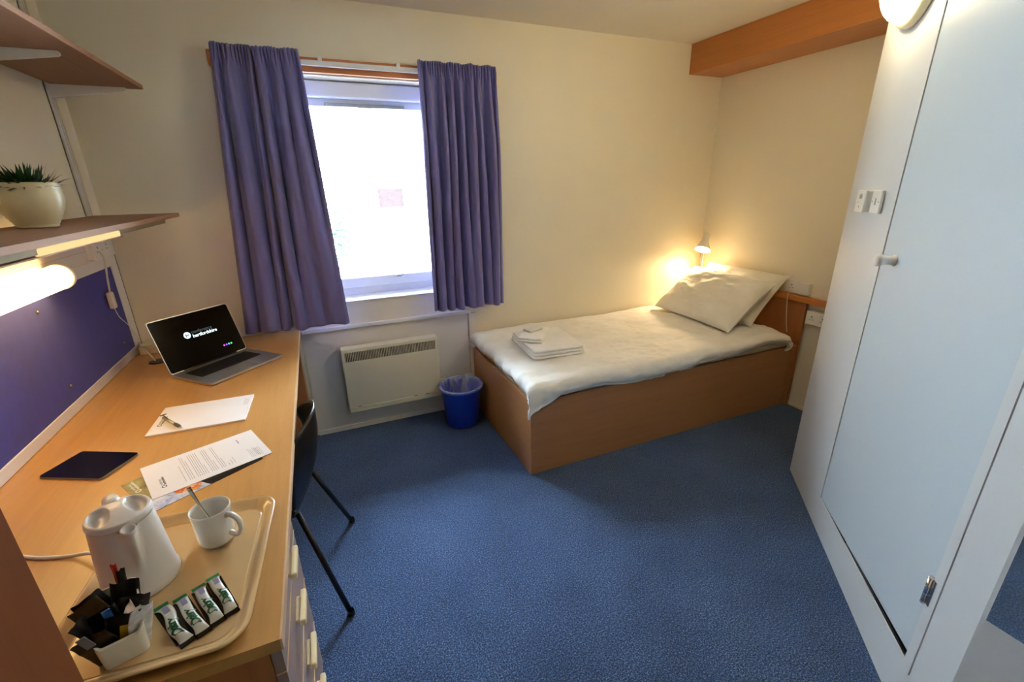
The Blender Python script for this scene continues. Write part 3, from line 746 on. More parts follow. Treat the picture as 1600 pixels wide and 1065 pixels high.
# tube lamp on the wall over the pinboard
tl = thing('tube_wall_lamp', 'bright capsule-shaped fluorescent wall lamp above the pinboard', 'wall lamp', (.05, -1.15, 1.24))
cap = [(0, -.02)]; LX, LZ, LR = .062, 1.238, .044
ys = [-1.62+.0]+[]
prof = [(0, 0)]+[(LR*math.sin(a), LR*(1-math.cos(a))*.9) for a in [R(d) for d in range(15, 91, 15)]]
L = .94
prof2 = prof+[(r, L-z) for r, z in reversed(prof)]
part('diffuser', MB().lathe(prof2, 28, M=Matrix.Translation((LX, -1.625, LZ)) @ Matrix.Rotation(R(-90), 4, 'X')), tube_e, tl)
part('end_cap', MB().lathe([(0, 0), (.03, 0), (.046, .014), (.0475, .03), (.044, .032)], 28, M=Matrix.Translation((LX, -.672, LZ)) @ Matrix.Rotation(R(90), 4, 'X')), socket_m, tl)
part('backplate', MB().box(.022, .03, -1.60, -.70, 1.215, 1.262, .002), white_gloss, tl)

# ------------------------------------------------------------------ shelving
us = thing('wall_upright', 'slotted white shelf upright near the room corner', 'shelf upright', (.008, -.13, 1.33))
part('channel', MB().box(.0005, .004, -.143, -.117, 1.34, H-.01).box(.0005, .014, -.143, -.139, 1.34, H-.01).box(.0005, .014, -.121, -.117, 1.34, H-.01), white_gloss, us)
sl = MB()
for k in range(34): sl.box(.004, .0046, -.132, -.128, 1.36+k*.031, 1.376+k*.031)
part('slots', sl, dark_m, us, kind='stuff')
def shelf(nm, label, x1, y0, y1, z, th, brs, zoff, tip):
    s = thing(nm, label, 'shelf', (x1/2, (y0+y1)/2, z), group='wall shelves')
    part('board', MB().box(.018, x1-.003, y0, y1, z, z+th, .001), shelf_w, s)
    part('front_edging', MB().box(x1-.003, x1, y0, y1, z, z+th, .0008), shelf_w, s)
    for by in brs:
        b = MB(); vs = []
        prof_ = [(.004, 0), (tip, 0), (tip+.004, -.004), (tip+.004, -.012), (tip-.004, -.016), (.10, -.040), (.03, -.052), (.004, -.056)]
        n_ = len(prof_)
        for yy in (by-.006, by+.006): vs += [(px, yy, z-.0005+pz) for px, pz in prof_]
        b.add(vs, [tuple(range(n_)), tuple(range(2*n_-1, n_-1, -1))]+[(i, i+n_, (i+1) % n_+n_, (i+1) % n_) for i in range(n_)])
        part('bracket', b, white_gloss, s)
    return s
shelf('wall_shelf', 'upper beech shelf on white brackets at the top left', .335, -2.4, -.10, 1.968, .018, (-.13, -.745, -1.36), 0, .275)
shelf('wall_shelf', 'lower beech shelf holding the potted plant', .350, -2.12, -.10, 1.410, .018, (-1.5,), 0, .20)
st = thing('under_shelf_light', 'slim lit striplight under the front of the lower shelf', 'strip light', (.31, -1.2, 1.39))
part('housing', MB().box(.29, .335, -2.1, -.30, 1.392, 1.4095, .002), simple('strip_housing', (140, 124, 92), .8), st)
part('diffuser', MB().box(.327, .3385, -1.42, -.88, 1.388, 1.407, .005, seg=3), strip_e, st)
part('reflector_lip', MB().box(.275, .335, -2.1, -.85, 1.384, 1.388, .001), shelf_w, st)

# plant
PX, PY, PZ = .140, -.90, 1.4285
pt = thing('potted_plant', 'spiky dark green plant in a round ribbed cream pot on the lower shelf', 'plant', (PX, PY, PZ))
prf = [(0, 0), (.047, 0), (.052, .004)]
for k in range(25):
    t = k/24; z = .006+.128*t; r = .050+.034*math.sin(min(1, t*1.45)*PI/2)-.003*max(0, t-.72)/.28
    prf.append((r+(.0010 if k % 2 else -.0006), z))
prf += [(.080, .137), (.075, .134), (.073, .11), (0, .11)]
part('pot', MB().lathe(prf, 56), pot_m, pt, world=False)
part('soil', MB().lathe([(0, .118), (.05, .117), (.073, .114)], 24), soil_m, pt, world=False)
rr = random.Random(11)
for k in range(240):
    az = rr.uniform(0, 2*PI); el = rr.uniform(.2, 1.35); ln = rr.uniform(.055, .10); r0 = rr.uniform(0, .055)
    base = Vector((r0*math.cos(az), r0*math.sin(az), .116)); d_ = Vector((math.cos(az)*math.cos(el), math.sin(az)*math.cos(el), math.sin(el)))
    sd = d_.cross(Vector((0, 0, 1))).normalized() if abs(d_.z) < .99 else Vector((1, 0, 0)); nrm = sd.cross(d_)
    lf = MB(); wv = rr.uniform(.005, .0085); vs = []; nn = 4
    for i in range(nn+1):
        t = i/nn; c = base+d_*ln*t+Vector((0, 0, -.022*t*t*(1.2-el*.5))); ww = wv*(1-t)**.7*(.6+1.2*t if t < .35 else 1)
        vs += [c-sd*ww, c+nrm*.0012*(1-t), c+sd*ww]
    fs = []
    for i in range(nn):
        a = i*3; fs += [(a, a+1, a+4, a+3), (a+1, a+2, a+5, a+4)]
    lf.add(vs, fs, 0, True)
    part('leaf', lf, leaf_m, pt, world=False)

# ------------------------------------------------------------------ chair
ch = thing('desk_chair', 'black plastic shell chair on black steel legs pushed under the desk', 'chair', (.606, -1.174, 0), R(-5))
def shell(u, v):
    # v 0 seat front .. 1 back top ; u across; local: chair faces -x
    a = (u-.5)*2
    if v < .55:
        t = v/.55; x = -.23+.41*t; z = .445-.018*math.sin(t*PI)+.014*a*a-.03*max(0, .2-t)/.2; hw = .205+.015*t
        return Vector((x, a*hw, z+.020*abs(a)**3))
    t = (v-.55)/.45
    # rising back
    x = .18+.058*math.sin(min(1, t*1.25)*PI/2)+.012*t; z = .445+.315*t**1.2
    hw = .220-.012*math.sin(t*PI)+.018*t
    hw *= (1-.10*max(0, t-.75)/.25)
    c = a*hw
    wrap = .105*(abs(a)**2.1)*(.25+.75*t)
    z -= .105*(abs(a)**2.6)*max(0, t-.35)/.65
    return Vector((x-wrap, c, z))
so_ = part('seat_shell', MB().grid(36, 48, shell), black_pl, ch, world=False)
m = so_.modifiers.new('thickness', 'SOLIDIFY'); m.thickness = .006; m.offset = 0
for sx, sy in ((1, 1), (1, -1), (-1, 1), (-1, -1)):
    top = Vector((.16*sx, .16*sy, .425)); bot = Vector((.29 if sx > 0 else -.22, .262*sy, .0))
    lg = part('leg', MB().tube([top, top.lerp(bot, .5), bot+Vector((0, 0, .004))], .0100, 12), black_steel, ch, world=False)
    part('foot', MB().lathe([(0, 0), (.014, 0), (.0145, .012), (.012, .022)], 14, c=tuple(bot)), black_pl, lg, world=False)
part('under_frame', MB().tube([(-.16, -.16, .422), (.16, -.16, .422)], .01, 10).tube([(-.16, .16, .422), (.16, .16, .422)], .01, 10).tube([(.13, -.16, .42), (.13, .16, .42)], .01, 10), black_steel, ch, world=False)

# ------------------------------------------------------------------ laptop
lt = thing('laptop', 'open silver laptop with a black screen on the far end of the desk', 'laptop', (.492, -.511, DT), R(44))
WL, DL = .380, .268
bs = MB().prism(rrect(WL, DL, .014), .003, .013, .0015); part('base', bs, alu_m, lt, world=False)
kb = MB().prism(rrect(.300, .118, .004, cy=.036), .0125, .0133); kw = part('keyboard', kb, key_m, lt, world=False)
ky = MB()
for r_ in range(6):
    n_ = 14
    for c_ in range(n_):
        x = -.143+c_*.022; y = .088-r_*.0195; hh = .008 if r_ else .005
        if r_ == 5 and 3 <= c_ <= 8:
            if c_ == 3: ky.box(x-.009, x+.119, y-hh, y+hh, .0130, .0148, .0006, seg=1)
            continue
        ky.box(x-.0095, x+.0095, y-hh, y+hh, .0130, .0148, .0006, seg=1)
part('keys', ky, simple('keycap', (24, 24, 26), .45), kw, world=False, kind='stuff')
part('trackpad', MB().prism(rrect(.110, .078, .005, cy=-.082), .0128, .0134), simple('trackpad', (172, 176, 184), .5, metal=.7), lt, world=False)
part('foot_pads', MB().box(-.17, -.14, .10, .11, 0, .0035).box(.14, .17, .10, .11, 0, .0035).box(-.17, -.14, -.11, -.10, 0, .0035).box(.14, .17, -.11, -.10, 0, .0035), black_pl, lt, world=False)
TH = R(19.5)   # lean back
ML_ = Matrix.Translation((0, DL/2-.006, .012)) @ Matrix.Rotation(-TH+R(90), 4, 'X')   # local x right, y up the lid, z towards user? 
ML_ = Matrix.Translation((0, DL/2-.004, .013)) @ Matrix.Rotation(R(90)-TH, 4, 'X')
LH = .252
lid = MB().prism(rrect(WL, LH, .013, cy=LH/2), -.006, 0.0, .001, M=ML_); ld = part('lid', lid, alu_m, lt, world=False)
part('screen', MB().prism(rrect(WL-.006, LH-.008, .010, cy=LH/2), .0, .0012, M=ML_), screen_m, ld, world=False)
part('hinge', MB().tube([(-.13, DL/2-.006, .013), (.13, DL/2-.006, .013)], .005, 12), black_pl, lt, world=False)
lg = MB(); tx, ty = -.052, .150
j = textmesh('conference', .0225, ML_ @ Matrix.Translation((tx+.022, ty+.001, .0014)), -.0004, 1.0)
part('screen_text', j, glow_grey, ld, world=False)
lg = textmesh('hertfordshire', .0225, ML_ @ Matrix.Translation((tx+.022, ty-.018, .0014)), .00025, .98)
ring = []
lg.lathe([(.0, .0014), (.0155, .0014), (.0155, .0016), (0, .0016)], 32, c=(tx, ty, 0), M=ML_)
part('screen_logo', lg, glow_white, ld, world=False)
ic = MB()
for k, (dx, h_) in enumerate(((-.0055, .006), (0, .005), (.0055, .006))): ic.box(tx+dx-.002, tx+dx+.002, ty-h_+.002*k-.002, ty+h_-.002*k+.002, .0016, .0019, M=ML_)
part('screen_logo_mark', ic, screen_m, ld, world=False)
for k, rgb in enumerate(((230, 70, 180), (110, 80, 220), (60, 170, 235), (90, 200, 110))):
    part('screen_dot', MB().lathe([(0, .0014), (.0045, .0014), (.0045, .0016), (0, .0016)], 16, c=(.088+k*.0125, .052, 0), M=ML_), simple('dot_%d' % k, rgb, .5, emis=rgb, estr=.8), ld, world=False)

# ------------------------------------------------------------------ tablet
tb = thing('tablet', 'black tablet lying flat on the desk near the pinboard', 'tablet', (.214, -1.266, DT), R(-27))
part('case', MB().prism(rrect(.200, .138, .010), .001, .0075, .002), simple('tablet_case', (150, 150, 152), .3, metal=.8), tb, world=False)
part('glass', MB().prism(rrect(.197, .135, .009), .0075, .0085), black_gl, tb, world=False)

# ------------------------------------------------------------------ papers
def logo(cx, cy, z, s, mats, parent, big=1.0):
    """small ring logo with the two words beside it (local page coordinates)"""
    M = Matrix.Translation((cx, cy, z)); rg = MB()
    n_ = 28; vs = []; 
    for k in range(n_):
        a = 2*PI*k/n_
        vs += [Vector((s*math.cos(a), s*math.sin(a), 0)), Vector((.62*s*math.cos(a), .62*s*math.sin(a), 0))]
    rg.add([M @ v for v in vs], [(2*k, (2*k+2) % (2*n_), (2*k+3) % (2*n_), 2*k+1) for k in range(n_)])
    t2 = textmesh('hertfordshire', s*1.45, Matrix.Translation((cx+s*1.5, cy-s*.95, z)), s*.03)
    join(rg, t2); part('printed_logo', rg, mats[0], parent, world=False)
    part('printed_logo_word', textmesh('conference', s*1.45, Matrix.Translation((cx+s*1.5, cy+s*.25, z)), 0), mats[1], parent, world=False)
def lines(mb, x0, x1, y, z, h=.0011, rr=None, gap=True):
    x = x0
    while x < x1:
        wl_ = rr.uniform(.006, .018); e = min(x+wl_, x1); mb.add([(x, y, z), (e, y, z), (e, y+h, z), (x, y+h, z)], [(0, 1, 2, 3)]); x = e+.0018
# letter: local x = reader's right, local y = towards the top of the page
PW, PH = .209, .312
lt_ = thing('letter', 'printed white letter with a logo lying across the coloured leaflet on the desk', 'letter', (.544, -1.388, DT+.0022), R(112.5))
def sheet(w_, h_, t_, z0=0, curl=0):
    return MB().box(-w_/2, w_/2, -h_/2, h_/2, z0, z0+t_)
part('sheet', sheet(PW, PH, .0008), paper_m, lt_, world=False)
zz = .00095; rr = random.Random(2)
logo(-.058+.0, PH/2-.035, zz, .0065, (ink_dk, ink_m), lt_)
tx_ = MB()
ylist = []
y = PH/2-.085
for blk, n_ in ((1, 1), (1, 3), (2, 6), (3, 4), (4, 3)):
    for i in range(n_):
        x1 = .080 if i < n_-1 or n_ == 1 else rr.uniform(-.02, .05)
        if blk == 1 and n_ == 1: x1 = .03
        lines(tx_, -.078, x1, y, zz, rr=rr); y -= .0052
    y -= .005
for wd in (.018, .03, .045): lines(tx_, -.078, -.078+wd, y, zz, rr=rr); y -= .008
y = -.105
for i in range(6): lines(tx_, -.086, -.020-.006*(i % 3), y, zz, .0009, rr); y -= .0045
y = -.122
for i in range(4): lines(tx_, -.088, -.03, y-i*.0045, zz, .0009, rr)
part('printed_text', tx_, ink_m, lt_, world=False, kind='stuff')
dc = [(60, 60, 110), (40, 110, 190), (40, 160, 120), (190, 70, 160), (230, 110, 160)]
for k, rgb in enumerate(dc):
    part('printed_dot', MB().lathe([(0, 0), (.0022, 0)], 12, c=(.040+k*.0062, -.098, zz)), simple('print_dot_%d' % k, rgb, .7), lt_, world=False)
# pad
pd = thing('notepad', 'white notepad with a pen on it, behind the letter', 'notepad', (.472, -1.024, DT), R(88))
part('pages', MB().box(-.113, .113, -.153, .153, 0, .0065, .0004, seg=1), paper_m, pd, world=False)
logo(-.045, .128, .0067, .0075, (ink_dk, ink_m), pd)
tx_ = MB(); 
for i in range(4): lines(tx_, .020, .085-.01*(i % 2), -.128-i*.0048, .0067, .0009, rr)
part('printed_text', tx_, ink_m, pd, world=False, kind='stuff')
# pen on pad
pA, pB = Vector((.337, -1.005, DT+.0125)), Vector((.424, -1.128, DT+.0120)); dp = (pB-pA).normalized()
pen = thing('pen', 'silver and grey click pen lying on the notepad', 'pen', tuple(pA.lerp(pB, .5)), 0)
part('barrel', MB().tube([pA+dp*.012, pA+dp*.10], .0054, 14), simple('pen_silver', (196, 194, 186), .25, metal=.5), pen)
part('grip', MB().tube([pA+dp*.10, pA+dp*.106, pA+dp*.13, pA+dp*.135], [.0054, .0062, .0062, .005], 14), simple('pen_grip', (92, 88, 78), .6), pen)
part('tip', MB().tube([pA+dp*.135, pA+dp*.148, pA+dp*.153], [.005, .0022, .0006], 12), simple('pen_tip', (210, 214, 220), .2, metal=.8), pen)
part('clip', MB().tube(smooth_path([pA+dp*.055+Vector((0, 0, .006)), pA+dp*.012+Vector((.002, .001, .008)), pA+Vector((-.006, .004, .004)), pA+Vector((.002, .012, .003)), pA+Vector((.012, .010, .005))], 6), .0016, 8), simple('pen_clip', (70, 68, 62), .4), pen)
# leaflet
def leaflet_mat():
    m, nt, b = newmat('leaflet_print')
    tc = nt.nodes.new('ShaderNodeTexCoord'); sp = nt.nodes.new('ShaderNodeSeparateXYZ'); nt.links.new(tc.outputs['Object'], sp.inputs[0])
    def mth(op, a, b2, c=None):
        n = nt.nodes.new('ShaderNodeMath'); n.operation = op
        for i, q in enumerate((a, b2, c)):
            if q is None: continue
            if isinstance(q, (int, float)): n.inputs[i].default_value = q
            else: nt.links.new(q, n.inputs[i])
        return n.outputs[0]
    def mixc(f, a, b2):
        n = nt.nodes.new('ShaderNodeMix'); n.data_type = 'RGBA'
        nt.links.new(f, n.inputs['Factor'])
        for i, q in ((6, a), (7, b2)):
            if isinstance(q, tuple): n.inputs[i].default_value = (*q, 1)
            else: nt.links.new(q, n.inputs[i])
        return n.outputs[2]
    X, Y = sp.outputs[0], sp.outputs[1]
    nn = nz(nt, tc.outputs['Object'], 30, 4, .6, .6)
    olive = ramp(nt, nn, [(.3, s2l((168, 158, 92))), (.7, s2l((104, 84, 52)))])
    blue = ramp(nt, nn, [(.35, s2l((120, 140, 205))), (.5, s2l((205, 212, 228))), (.75, s2l((235, 236, 240)))])
    orange = ramp(nt, nn, [(.35, s2l((244, 170, 60))), (.5, s2l((226, 96, 34))), (.62, s2l((250, 215, 180))), (.8, s2l((60, 50, 20)))])
    dark = ramp(nt, nz(nt, coords(nt, (90, 8, 1)), 3, 2), [(.3, s2l((20, 20, 22))), (.62, s2l((26, 26, 28))), (.72, s2l((90, 90, 95)))])
    # diagonal: x*.6 + (ytop - y)
    d1 = mth('GREATER_THAN', mth('SUBTRACT', mth('MULTIPLY', X, -.65), Y), -.098)
    f1 = mixc(d1, olive, blue)
    # orange bloom centred low on the page near left edge
    dx = mth('ADD', X, .055); dy = mth('SUBTRACT', Y, .040)
    rr_ = mth('SQRT', mth('ADD', mth('MULTIPLY', dx, dx), mth('MULTIPLY', mth('MULTIPLY', dy, dy), 1.2)), 0)
    d2 = mth('LESS_THAN', mth('ADD', rr_, mth('MULTIPLY', nn, .02)), .050)
    f2 = mixc(d2, f1, orange)
    d3 = mth('LESS_THAN', mth('ADD', Y, mth('MULTIPLY', X, -.3)), .034)
    f3 = mixc(d3, f2, dark)
    nt.links.new(f3, b.inputs['Base Color']); b.inputs['Roughness'].default_value = .3
    return m
lf_ = thing('leaflet', 'colourful leaflet with olive, orange and black areas under the letter', 'leaflet', (.519, -1.437, DT+.0005), R(122.5))
part('sheet', sheet(.214, .300, .0010), leaflet_mat(), lf_, world=False)
logo(.034, .131, .0012, .0072, (print_white, print_white), lf_)

# ------------------------------------------------------------------ tray and what stands on it
TC = Vector((.572, -1.890, DT)); TRZ = R(-3.5)
tr_ = thing('serving_tray', 'tan melamine tray with a raised rim at the near end of the desk', 'tray', tuple(TC), TRZ)
TW, TD = .345, .455
def tray_fn():
    mb = MB(); rings = [(-.034, .0035, .040), (-.030, .0032, .040), (-.022, .0065, .043), (-.012, .0165, .047), (-.004, .0195, .052), (0, .0190, .055), (.0015, .0165, .056), (-.003, .015, .055), (-.012, .010, .05), (-.022, .0012, .044), (-.034, .0004, .04)]
    n = 9; all_ = []
    for off, z, r in rings:
        pts = rrect(TW+2*off, TD+2*off, r+off*.2, n); all_.append([(x, y, z) for x, y in pts])
    N = len(all_[0]); vs = [p for ring in all_ for p in ring]; fs = []
    for j in range(len(all_)-1):
        for i in range(N): fs.append((j*N+i, j*N+(i+1) % N, (j+1)*N+(i+1) % N, (j+1)*N+i))
    fs.append(tuple(range(N))); fs.append(tuple(range((len(all_)-1)*N, len(all_)*N)[::-1]))
    return mb.add(vs, fs, 0, True)
tm = tray_fn()
for i in (-1, -2): tm.sm[i] = False
part('tray_body', tm, tray_m, tr_, world=False)
TZ = DT+.0037
# kettle
kt = thing('kettle', 'white plastic jug kettle standing on the tray', 'kettle', (.503, -1.862, TZ), R(-62))
kt.scale = (.90, .90, .96)
# local +x = spout direction (towards the viewer's right)
def kbody():
    mb = MB(); N = 72; prof_ = [(.0735, 0), (.0765, .004), (.0765, .014), (.0740, .020), (.0735, .024), (.0725, .030)]
    for k in range(1, 15): t = k/14; prof_.append((.0725-.0115*t, .030+.145*t))
    vs = []
    for (r, z) in prof_:
        for i in range(N):
            a = 2*PI*i/N; rr_ = r; aa = (a+PI) % (2*PI)-PI
            k = max(0, (z-.060)/.115)
            wv = .30*k+.04; s = max(0, 1-abs(aa)/wv) if k > 0 else 0
            rr_ += .026*k*(s**1.15)
            vs.append((rr_*math.cos(a), rr_*math.sin(a), z))
    fs = []
    for j in range(len(prof_)-1):
        for i in range(N): fs.append((j*N+i, j*N+(i+1) % N, (j+1)*N+(i+1) % N, (j+1)*N+i))
    fs.append(tuple(range(N-1, -1, -1)))
    mb.add(vs, fs, 0, True); return mb
part('body', kbody(), kettle_m, kt, world=False)
def klid(u, v):
    a = 2*PI*u; r = .0605*(1-v) if v < 1 else 0
    aa = (a+PI) % (2*PI)-PI
    r = [.0595, .0625, .0625, .059, .052, .045, .037, .028, .018, .008, 0][int(round(v*10))]
    z = [.175, .177, .183, .189, .193, .196, .198, .199, .200, .200, .200][int(round(v*10))]
    x, y = r*math.cos(a), r*math.sin(a)
    # two finger scoops either side of a ridge running spout -> handle
    for sy in (1, -1):
        ex, ey = (x+.004)/.030, (y-sy*.031)/.016
        d = ex*ex+ey*ey
        if d < 1: z -= .018*(1-d)**.6
    return Vector((x, y, z))
def klid2(u, v):
    a = 2*PI*u; n = 30; q = v
    if q < .12: r = .0595+.003*(q/.12); z = .174+.004*q/.12
    elif q < .25: r = .0625-.003*((q-.12)/.13)**2; z = .178+.012*(q-.12)/.13
    else: t = (q-.25)/.75; r = .0595*(1-t); z = .190+.009*math.sin(t*PI/2)
    x, y = r*math.cos(a), r*math.sin(a)
    if q > .25:
        for sy in (1, -1):
            ex, ey = (x+.002)/.040, (y-sy*.033)/.019; d = ex*ex+ey*ey
            if d < 1: z -= .020*(1-d)**.45
    return Vector((x, y, z))
part('lid', MB().grid(96, 44, klid2, closeu=True), kettle_m, kt, world=False)
sp_ = MB().lathe([(0, .006), (.0105, .0065), (.0125, .010), (.013, .013), (.012, .014), (.010, .010), (0, .008)], 24, M=Matrix.Translation((.070, 0, .168)))
part('spout_cup', MB().lathe([(.007, -.010), (.0125, .000), (.0145, .010), (.0140, .0125), (.0115, .0115), (.008, .002), (0, -.002)], 26, M=Matrix.Translation((.0725, 0, .170)) @ Matrix.Rotation(R(12), 4, 'Y')), kettle_m, kt, world=False)
hp = smooth_path([(-.045, 0, .180), (-.068, 0, .184), (-.092, 0, .174), (-.106, 0, .145), (-.108, 0, .100), (-.100, 0, .062), (-.084, 0, .042), (-.070, 0, .040)], 8)
part('handle', MB().tube(hp, [.016]*6+[.014]*(len(hp)-6), 16, rz=1.15), kettle_m, kt, world=False)
part('flex', MB().tube(smooth_path([(.428, -1.795, TZ+.012), (.405, -1.772, TZ+.022), (.375, -1.745, TZ+.020), (.325, -1.712, DT+.006), (.257, -1.686, DT+.0045), (.200, -1.650, DT+.0045), (.160, -1.610, DT+.0045), (.10, -1.60, DT+.0045), (.04, -1.63, DT+.0045)], 8), .0042, 10), cable_m, kt)
# mug
mg = thing('mug', 'white china mug with a metal spoon in it on the tray', 'mug', (.634, -1.792, TZ))
mp = [(0, .0), (.030, 0), (.032, .001), (.037, .006), (.0395, .014), (.0405, .03), (.0413, .085), (.0425, .0925), (.0418, .0945), (.0395, .0935), (.0382, .085), (.0375, .03), (.034, .011), (.0, .009)]
part('body', MB().lathe(mp, 56), mug_m, mg, world=False)
a_ = R(-32); ca, sa = math.cos(a_), math.sin(a_)
hh = smooth_path([(.039, 0, .076), (.052, 0, .080), (.068, 0, .070), (.073, 0, .052), (.068, 0, .034), (.055, 0, .024), (.039, 0, .028)], 8)
part('handle', MB().tube([(p.x*ca, p.x*sa, p.z) for p in hh], .0062, 14, rz=1.0), mug_m, mg, world=False)
spn = thing('teaspoon', 'steel teaspoon standing in the mug', 'spoon', (.634, -1.792, TZ+.012))
s0, s1 = Vector((.650, -1.806, TZ+.018)), Vector((.6015, -1.778, TZ+.150))
dd = (s1-s0); vs = []
side_ = dd.cross(Vector((0, 0, 1))).normalized(); side_ = Vector((.5, .86, 0))
side_ = (side_-dd.normalized()*side_.dot(dd.normalized())).normalized(); nv_ = dd.normalized().cross(side_)
hm = MB(); ring = []
N = 14
for i in range(N+1):
    t = i/N; c = s0+dd*t+nv_*.004*math.sin(t*PI)
    w2 = .0022+.0028*max(0, t-.55)/.45 if t > .2 else .0022
    ring.append([c+side_*w2+nv_*.0008, c-side_*w2+nv_*.0008, c-side_*w2-nv_*.0008, c+side_*w2-nv_*.0008])
vs = [p for r_ in ring for p in r_]; fs = [(i*4+k, i*4+(k+1) % 4, i*4+4+(k+1) % 4, i*4+4+k) for i in range(N) for k in range(4)]+[(0, 1, 2, 3), (N*4+3, N*4+2, N*4+1, N*4)]
hm.add(vs, fs, 0, True); part('spoon_handle', hm, metal_m, spn)
bw = MB().lathe([(0, -.004), (.006, -.003), (.010, -.0005), (.0108, 0), (.010, .0006), (.005, -.0015), (0, -.0024)], 20, M=Matrix.Translation(s0) @ Matrix.Rotation(R(60), 4, 'Y'))
part('spoon_bowl', bw, metal_m, spn)
# milk sticks
milk_m = simple('stick_foil', (214, 212, 200), .25, .04, spec=.7); milk_g = simple('stick_green', (18, 120, 62), .4); milk_k = simple('stick_black', (14, 14, 16), .2); milk_b = simple('stick_purple', (150, 146, 190), .5)
st_pts = [((.556, -1.957), (.628, -2.079)), ((.586, -1.950), (.652, -2.069)), ((.616, -1.934), (.674, -2.054)), ((.640, -1.916), (.697, -2.041))]
stick_lab = ['crumpled leftmost milk stick with green lettering on the tray', 'second milk stick from the kettle, lying next to the crumpled one', 'third milk stick from the kettle, green lettering', 'milk stick nearest the tray rim and farthest from the kettle']
for k, (a, b2) in enumerate(st_pts):
    A, B = Vector((*a, 0)), Vector((*b2, 0)); d = B-A; Ls = d.length; an = math.atan2(d.y, d.x)
    t = thing('milk_stick', stick_lab[k], 'sachet', (A.x+d.x/2, A.y+d.y/2, TZ), an, 'milk sticks on the tray')
    t['label'] = stick_lab[k]; amp = .004 if k == 0 else .0015
    HW = .0125
    def fn(u, v, k=k, Ls=Ls, amp=amp, HW=HW):
        a = 2*PI*u; t_ = v; x = -Ls/2+Ls*.07+(Ls*.86)*t_
        e = min(1, min(t_, 1-t_)/.16); e = math.sin(e*PI/2)
        wv = HW*(1-.20*e); hh_ = .0006+.0050*e
        return Vector((x, wv*math.cos(a)+amp*math.sin(t_*7+k), .0062*e+.001+hh_*math.sin(a)+.0006*fbm(x*60, math.cos(a), k, 1)))
    part('tube', MB().grid(20, 22, fn, closeu=True), milk_m, t, world=False)
    ao = amp*math.sin(k); ae = amp*math.sin(7+k)
    part('top_seal', MB().box(-Ls/2, -Ls/2+Ls*.09, ao-HW, ao+HW, .0006, .0020), milk_g, t, world=False)
    part('end_seal', MB().box(Ls/2-Ls*.11, Ls/2, ae-HW-.001, ae+HW+.001, .0006, .0024), milk_k, t, world=False)
    part('backing', MB().box(-Ls/2+Ls*.08, Ls/2-Ls*.1, -HW-.0015, HW+.0015, .0002, .0010), milk_k, t, world=False)
    # lettering reads from the black end towards the green end
    Mt = Matrix.Translation((Ls/2-Ls*.17, .0062, 0)) @ Matrix.Rotation(R(180), 4, 'Z')
    tm_ = textmesh('Dairy', .0225, Mt, .0009, .92, font_w=1.18)
    def onto(p, k=k, Ls=Ls, amp=amp, HW=HW):
        t_ = min(1, max(0, (p[0]+Ls/2-Ls*.07)/(Ls*.86))); e = math.sin(min(1, min(t_, 1-t_)/.16)*PI/2); wv = HW*(1-.20*e); hh_ = .0006+.0050*e
        yo = amp*math.sin(t_*7+k); return (p[0], p[1]*.95+yo, .0062*e+.001+hh_*math.sqrt(max(0, 1-(p[1]/wv)**2))+.0011)
    tm_.v = [onto(p) for p in tm_.v]
    part('lettering', tm_, milk_g, t, world=False)
    part('printed_panel', MB().box(-Ls/2+Ls*.18, -Ls/2+Ls*.32, -.004, .006, .0128, .0132), milk_b, t, world=False)
# sachet caddy
cd = thing('sachet_caddy', 'cream plastic caddy full of sachets on the near tray edge', 'caddy', (.519, -2.018, TZ), R(17))
def caddy():
    mb = MB(); Wd, Ld, th = .072, .112, .003; n = 7
    outer = rrect(Wd, Ld, .012, n); inner = rrect(Wd-2*th, Ld-2*th, .010, n); N = len(outer)
    def top(x, y):
        t = (y+Ld/2)/Ld     # 0 front (near camera) .. 1 back
        base = .058+.030*min(1, t*1.6)
        # dip in the middle of the front
        if t < .12: base -= .016*(1-(x/(Wd/2))**2)*(1-t/.12)
        return base
    vs = []; 
    for (x, y) in outer: vs.append((x*.90, y*.94, 0))
    for (x, y) in outer: vs.append((x, y, top(x, y)))
    for (x, y) in inner: vs.append((x, y, top(x, y)))
    for (x, y) in inner: vs.append((x*.90, y*.94, .003))
    fs = []
    for j in range(3):
        for i in range(N): fs.append((j*N+i, j*N+(i+1) % N, (j+1)*N+(i+1) % N, (j+1)*N+i))
    fs.append(tuple(range(N-1, -1, -1))); fs.append(tuple(range(3*N, 4*N)))
    mb.add(vs, fs, 0, False); return mb
part('body', caddy(), caddy_m, cd, world=False)
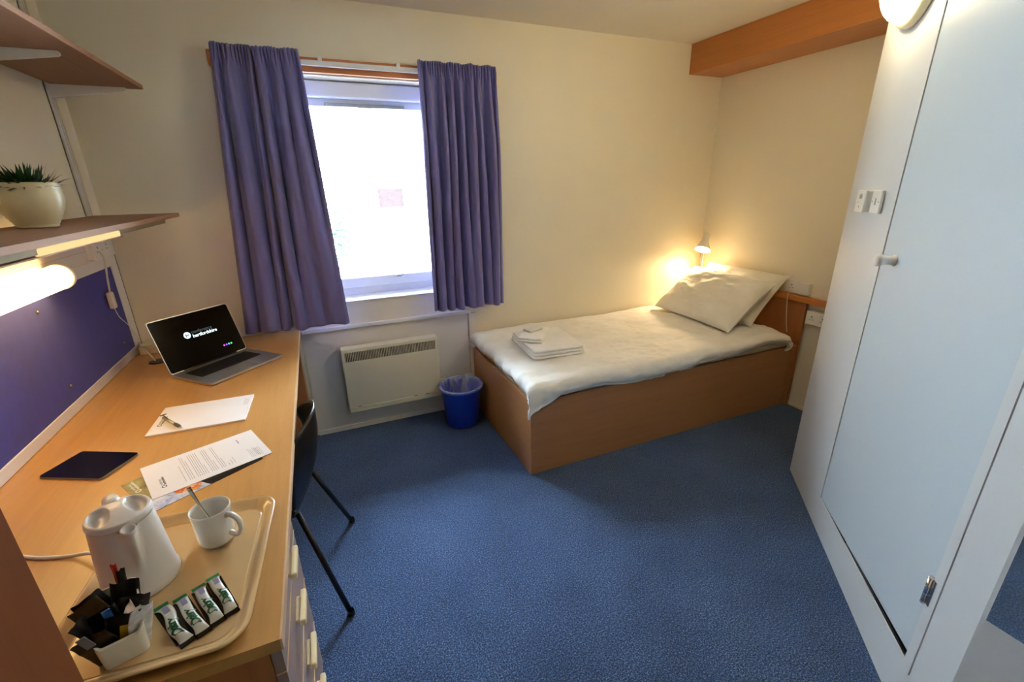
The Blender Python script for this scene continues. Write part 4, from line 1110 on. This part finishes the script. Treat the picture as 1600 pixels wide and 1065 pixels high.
sach = [  # dx, dy, tilt, spin, height, width, material, label
    (-.018, -.036, 16, 4, .090, .048, (18, 18, 20), 'black coffee sachet at the front left of the caddy'),
    (-.006, -.026, 11, -8, .094, .050, (16, 14, 14), 'black sachet with a yellow stripe in the caddy'),
    (-.012, -.014, 6, 10, .100, .046, (18, 18, 22), 'black sachet with a blue patch in the caddy'),
    (.004, -.004, 2, -6, .096, .046, (24, 22, 20), 'dark sachet in the middle of the caddy'),
    (-.008, .008, -3, 12, .108, .044, (84, 66, 40), 'brown sachet sticking up in the middle of the caddy'),
    (.004, .020, -8, -12, .104, .044, (22, 20, 18), 'black sachet behind the brown one in the caddy'),
    (-.004, .032, -10, 5, .098, .046, (14, 14, 14), 'black sachet at the back of the caddy'),
    (.020, -.040, 10, 16, .092, .036, (232, 228, 228), 'white sugar sachet at the right of the caddy'),
    (.026, -.014, 2, 60, .088, .026, (214, 190, 170), 'pinkish paper sachet at the right of the caddy'),
    (.020, .030, -10, -30, .130, .012, (214, 44, 34), 'red stick sachet standing at the back right of the caddy'),
    (.012, .024, -4, 20, .126, .014, (20, 22, 24), 'thin black stick sachet beside the red one'),
    (-.022, .000, 4, 50, .118, .030, (30, 30, 36), 'dark sachet poking up at the left of the caddy')]
CMx = Matrix.Translation((.519, -2.018, TZ+.004)) @ Matrix.Rotation(R(17), 4, 'Z')
for k, (dx, dy, tl_, spn_, hgt, wdt, rgb, lab) in enumerate(sach):
    M = CMx @ Matrix.Translation((dx*.9, dy*.9, 0)) @ Matrix.Rotation(R(spn_), 4, 'Z') @ Matrix.Rotation(R(tl_), 4, 'X') @ Matrix.Rotation(R([-12, 14, -4, 18, -16, 8, -20, 12, -8, -10, 6, -22][k]), 4, 'Y')
    o = bpy.data.objects.new('sachet', None); COL.objects.link(o); o.matrix_world = M; tag(o, lab, 'sachet', 'sachets in the caddy')
    def fn(u, v, k=k, hgt=hgt, wdt=wdt):
        a = 2*PI*u; e = math.sin(min(1, min(v, 1-v)/.2)*PI/2)
        return Vector((wdt/2*math.cos(a), (.0006+.0028*e)*math.sin(a)+.005*fbm(math.cos(a)*.8, v*1.6, k, 1.2)*v, hgt*v+.0015*math.sin(a*3+k)*v))
    mm = simple('sachet_%d' % k, rgb, .28 if sum(rgb) < 300 else .6, .3, 60)
    q = bpy.data.objects.new('wrapper', MB().grid(20, 14, fn, closeu=True).mesh('wrapper', [mm])); COL.objects.link(q); q.parent = o
    if k in (1, 2, 0):
        c3 = {0: (120, 120, 124), 1: (216, 170, 40), 2: (60, 110, 190)}[k]
        z0_ = {0: .07, 1: .035, 2: .065}[k]
        s_ = MB().box(-.010+.006*k, .002+.006*k, -.0060, -.0035, z0_, z0_+.035)
        q2 = bpy.data.objects.new('printed_patch', s_.mesh('printed_patch', [simple('patch_%d' % k, c3, .4)])); COL.objects.link(q2); q2.parent = o
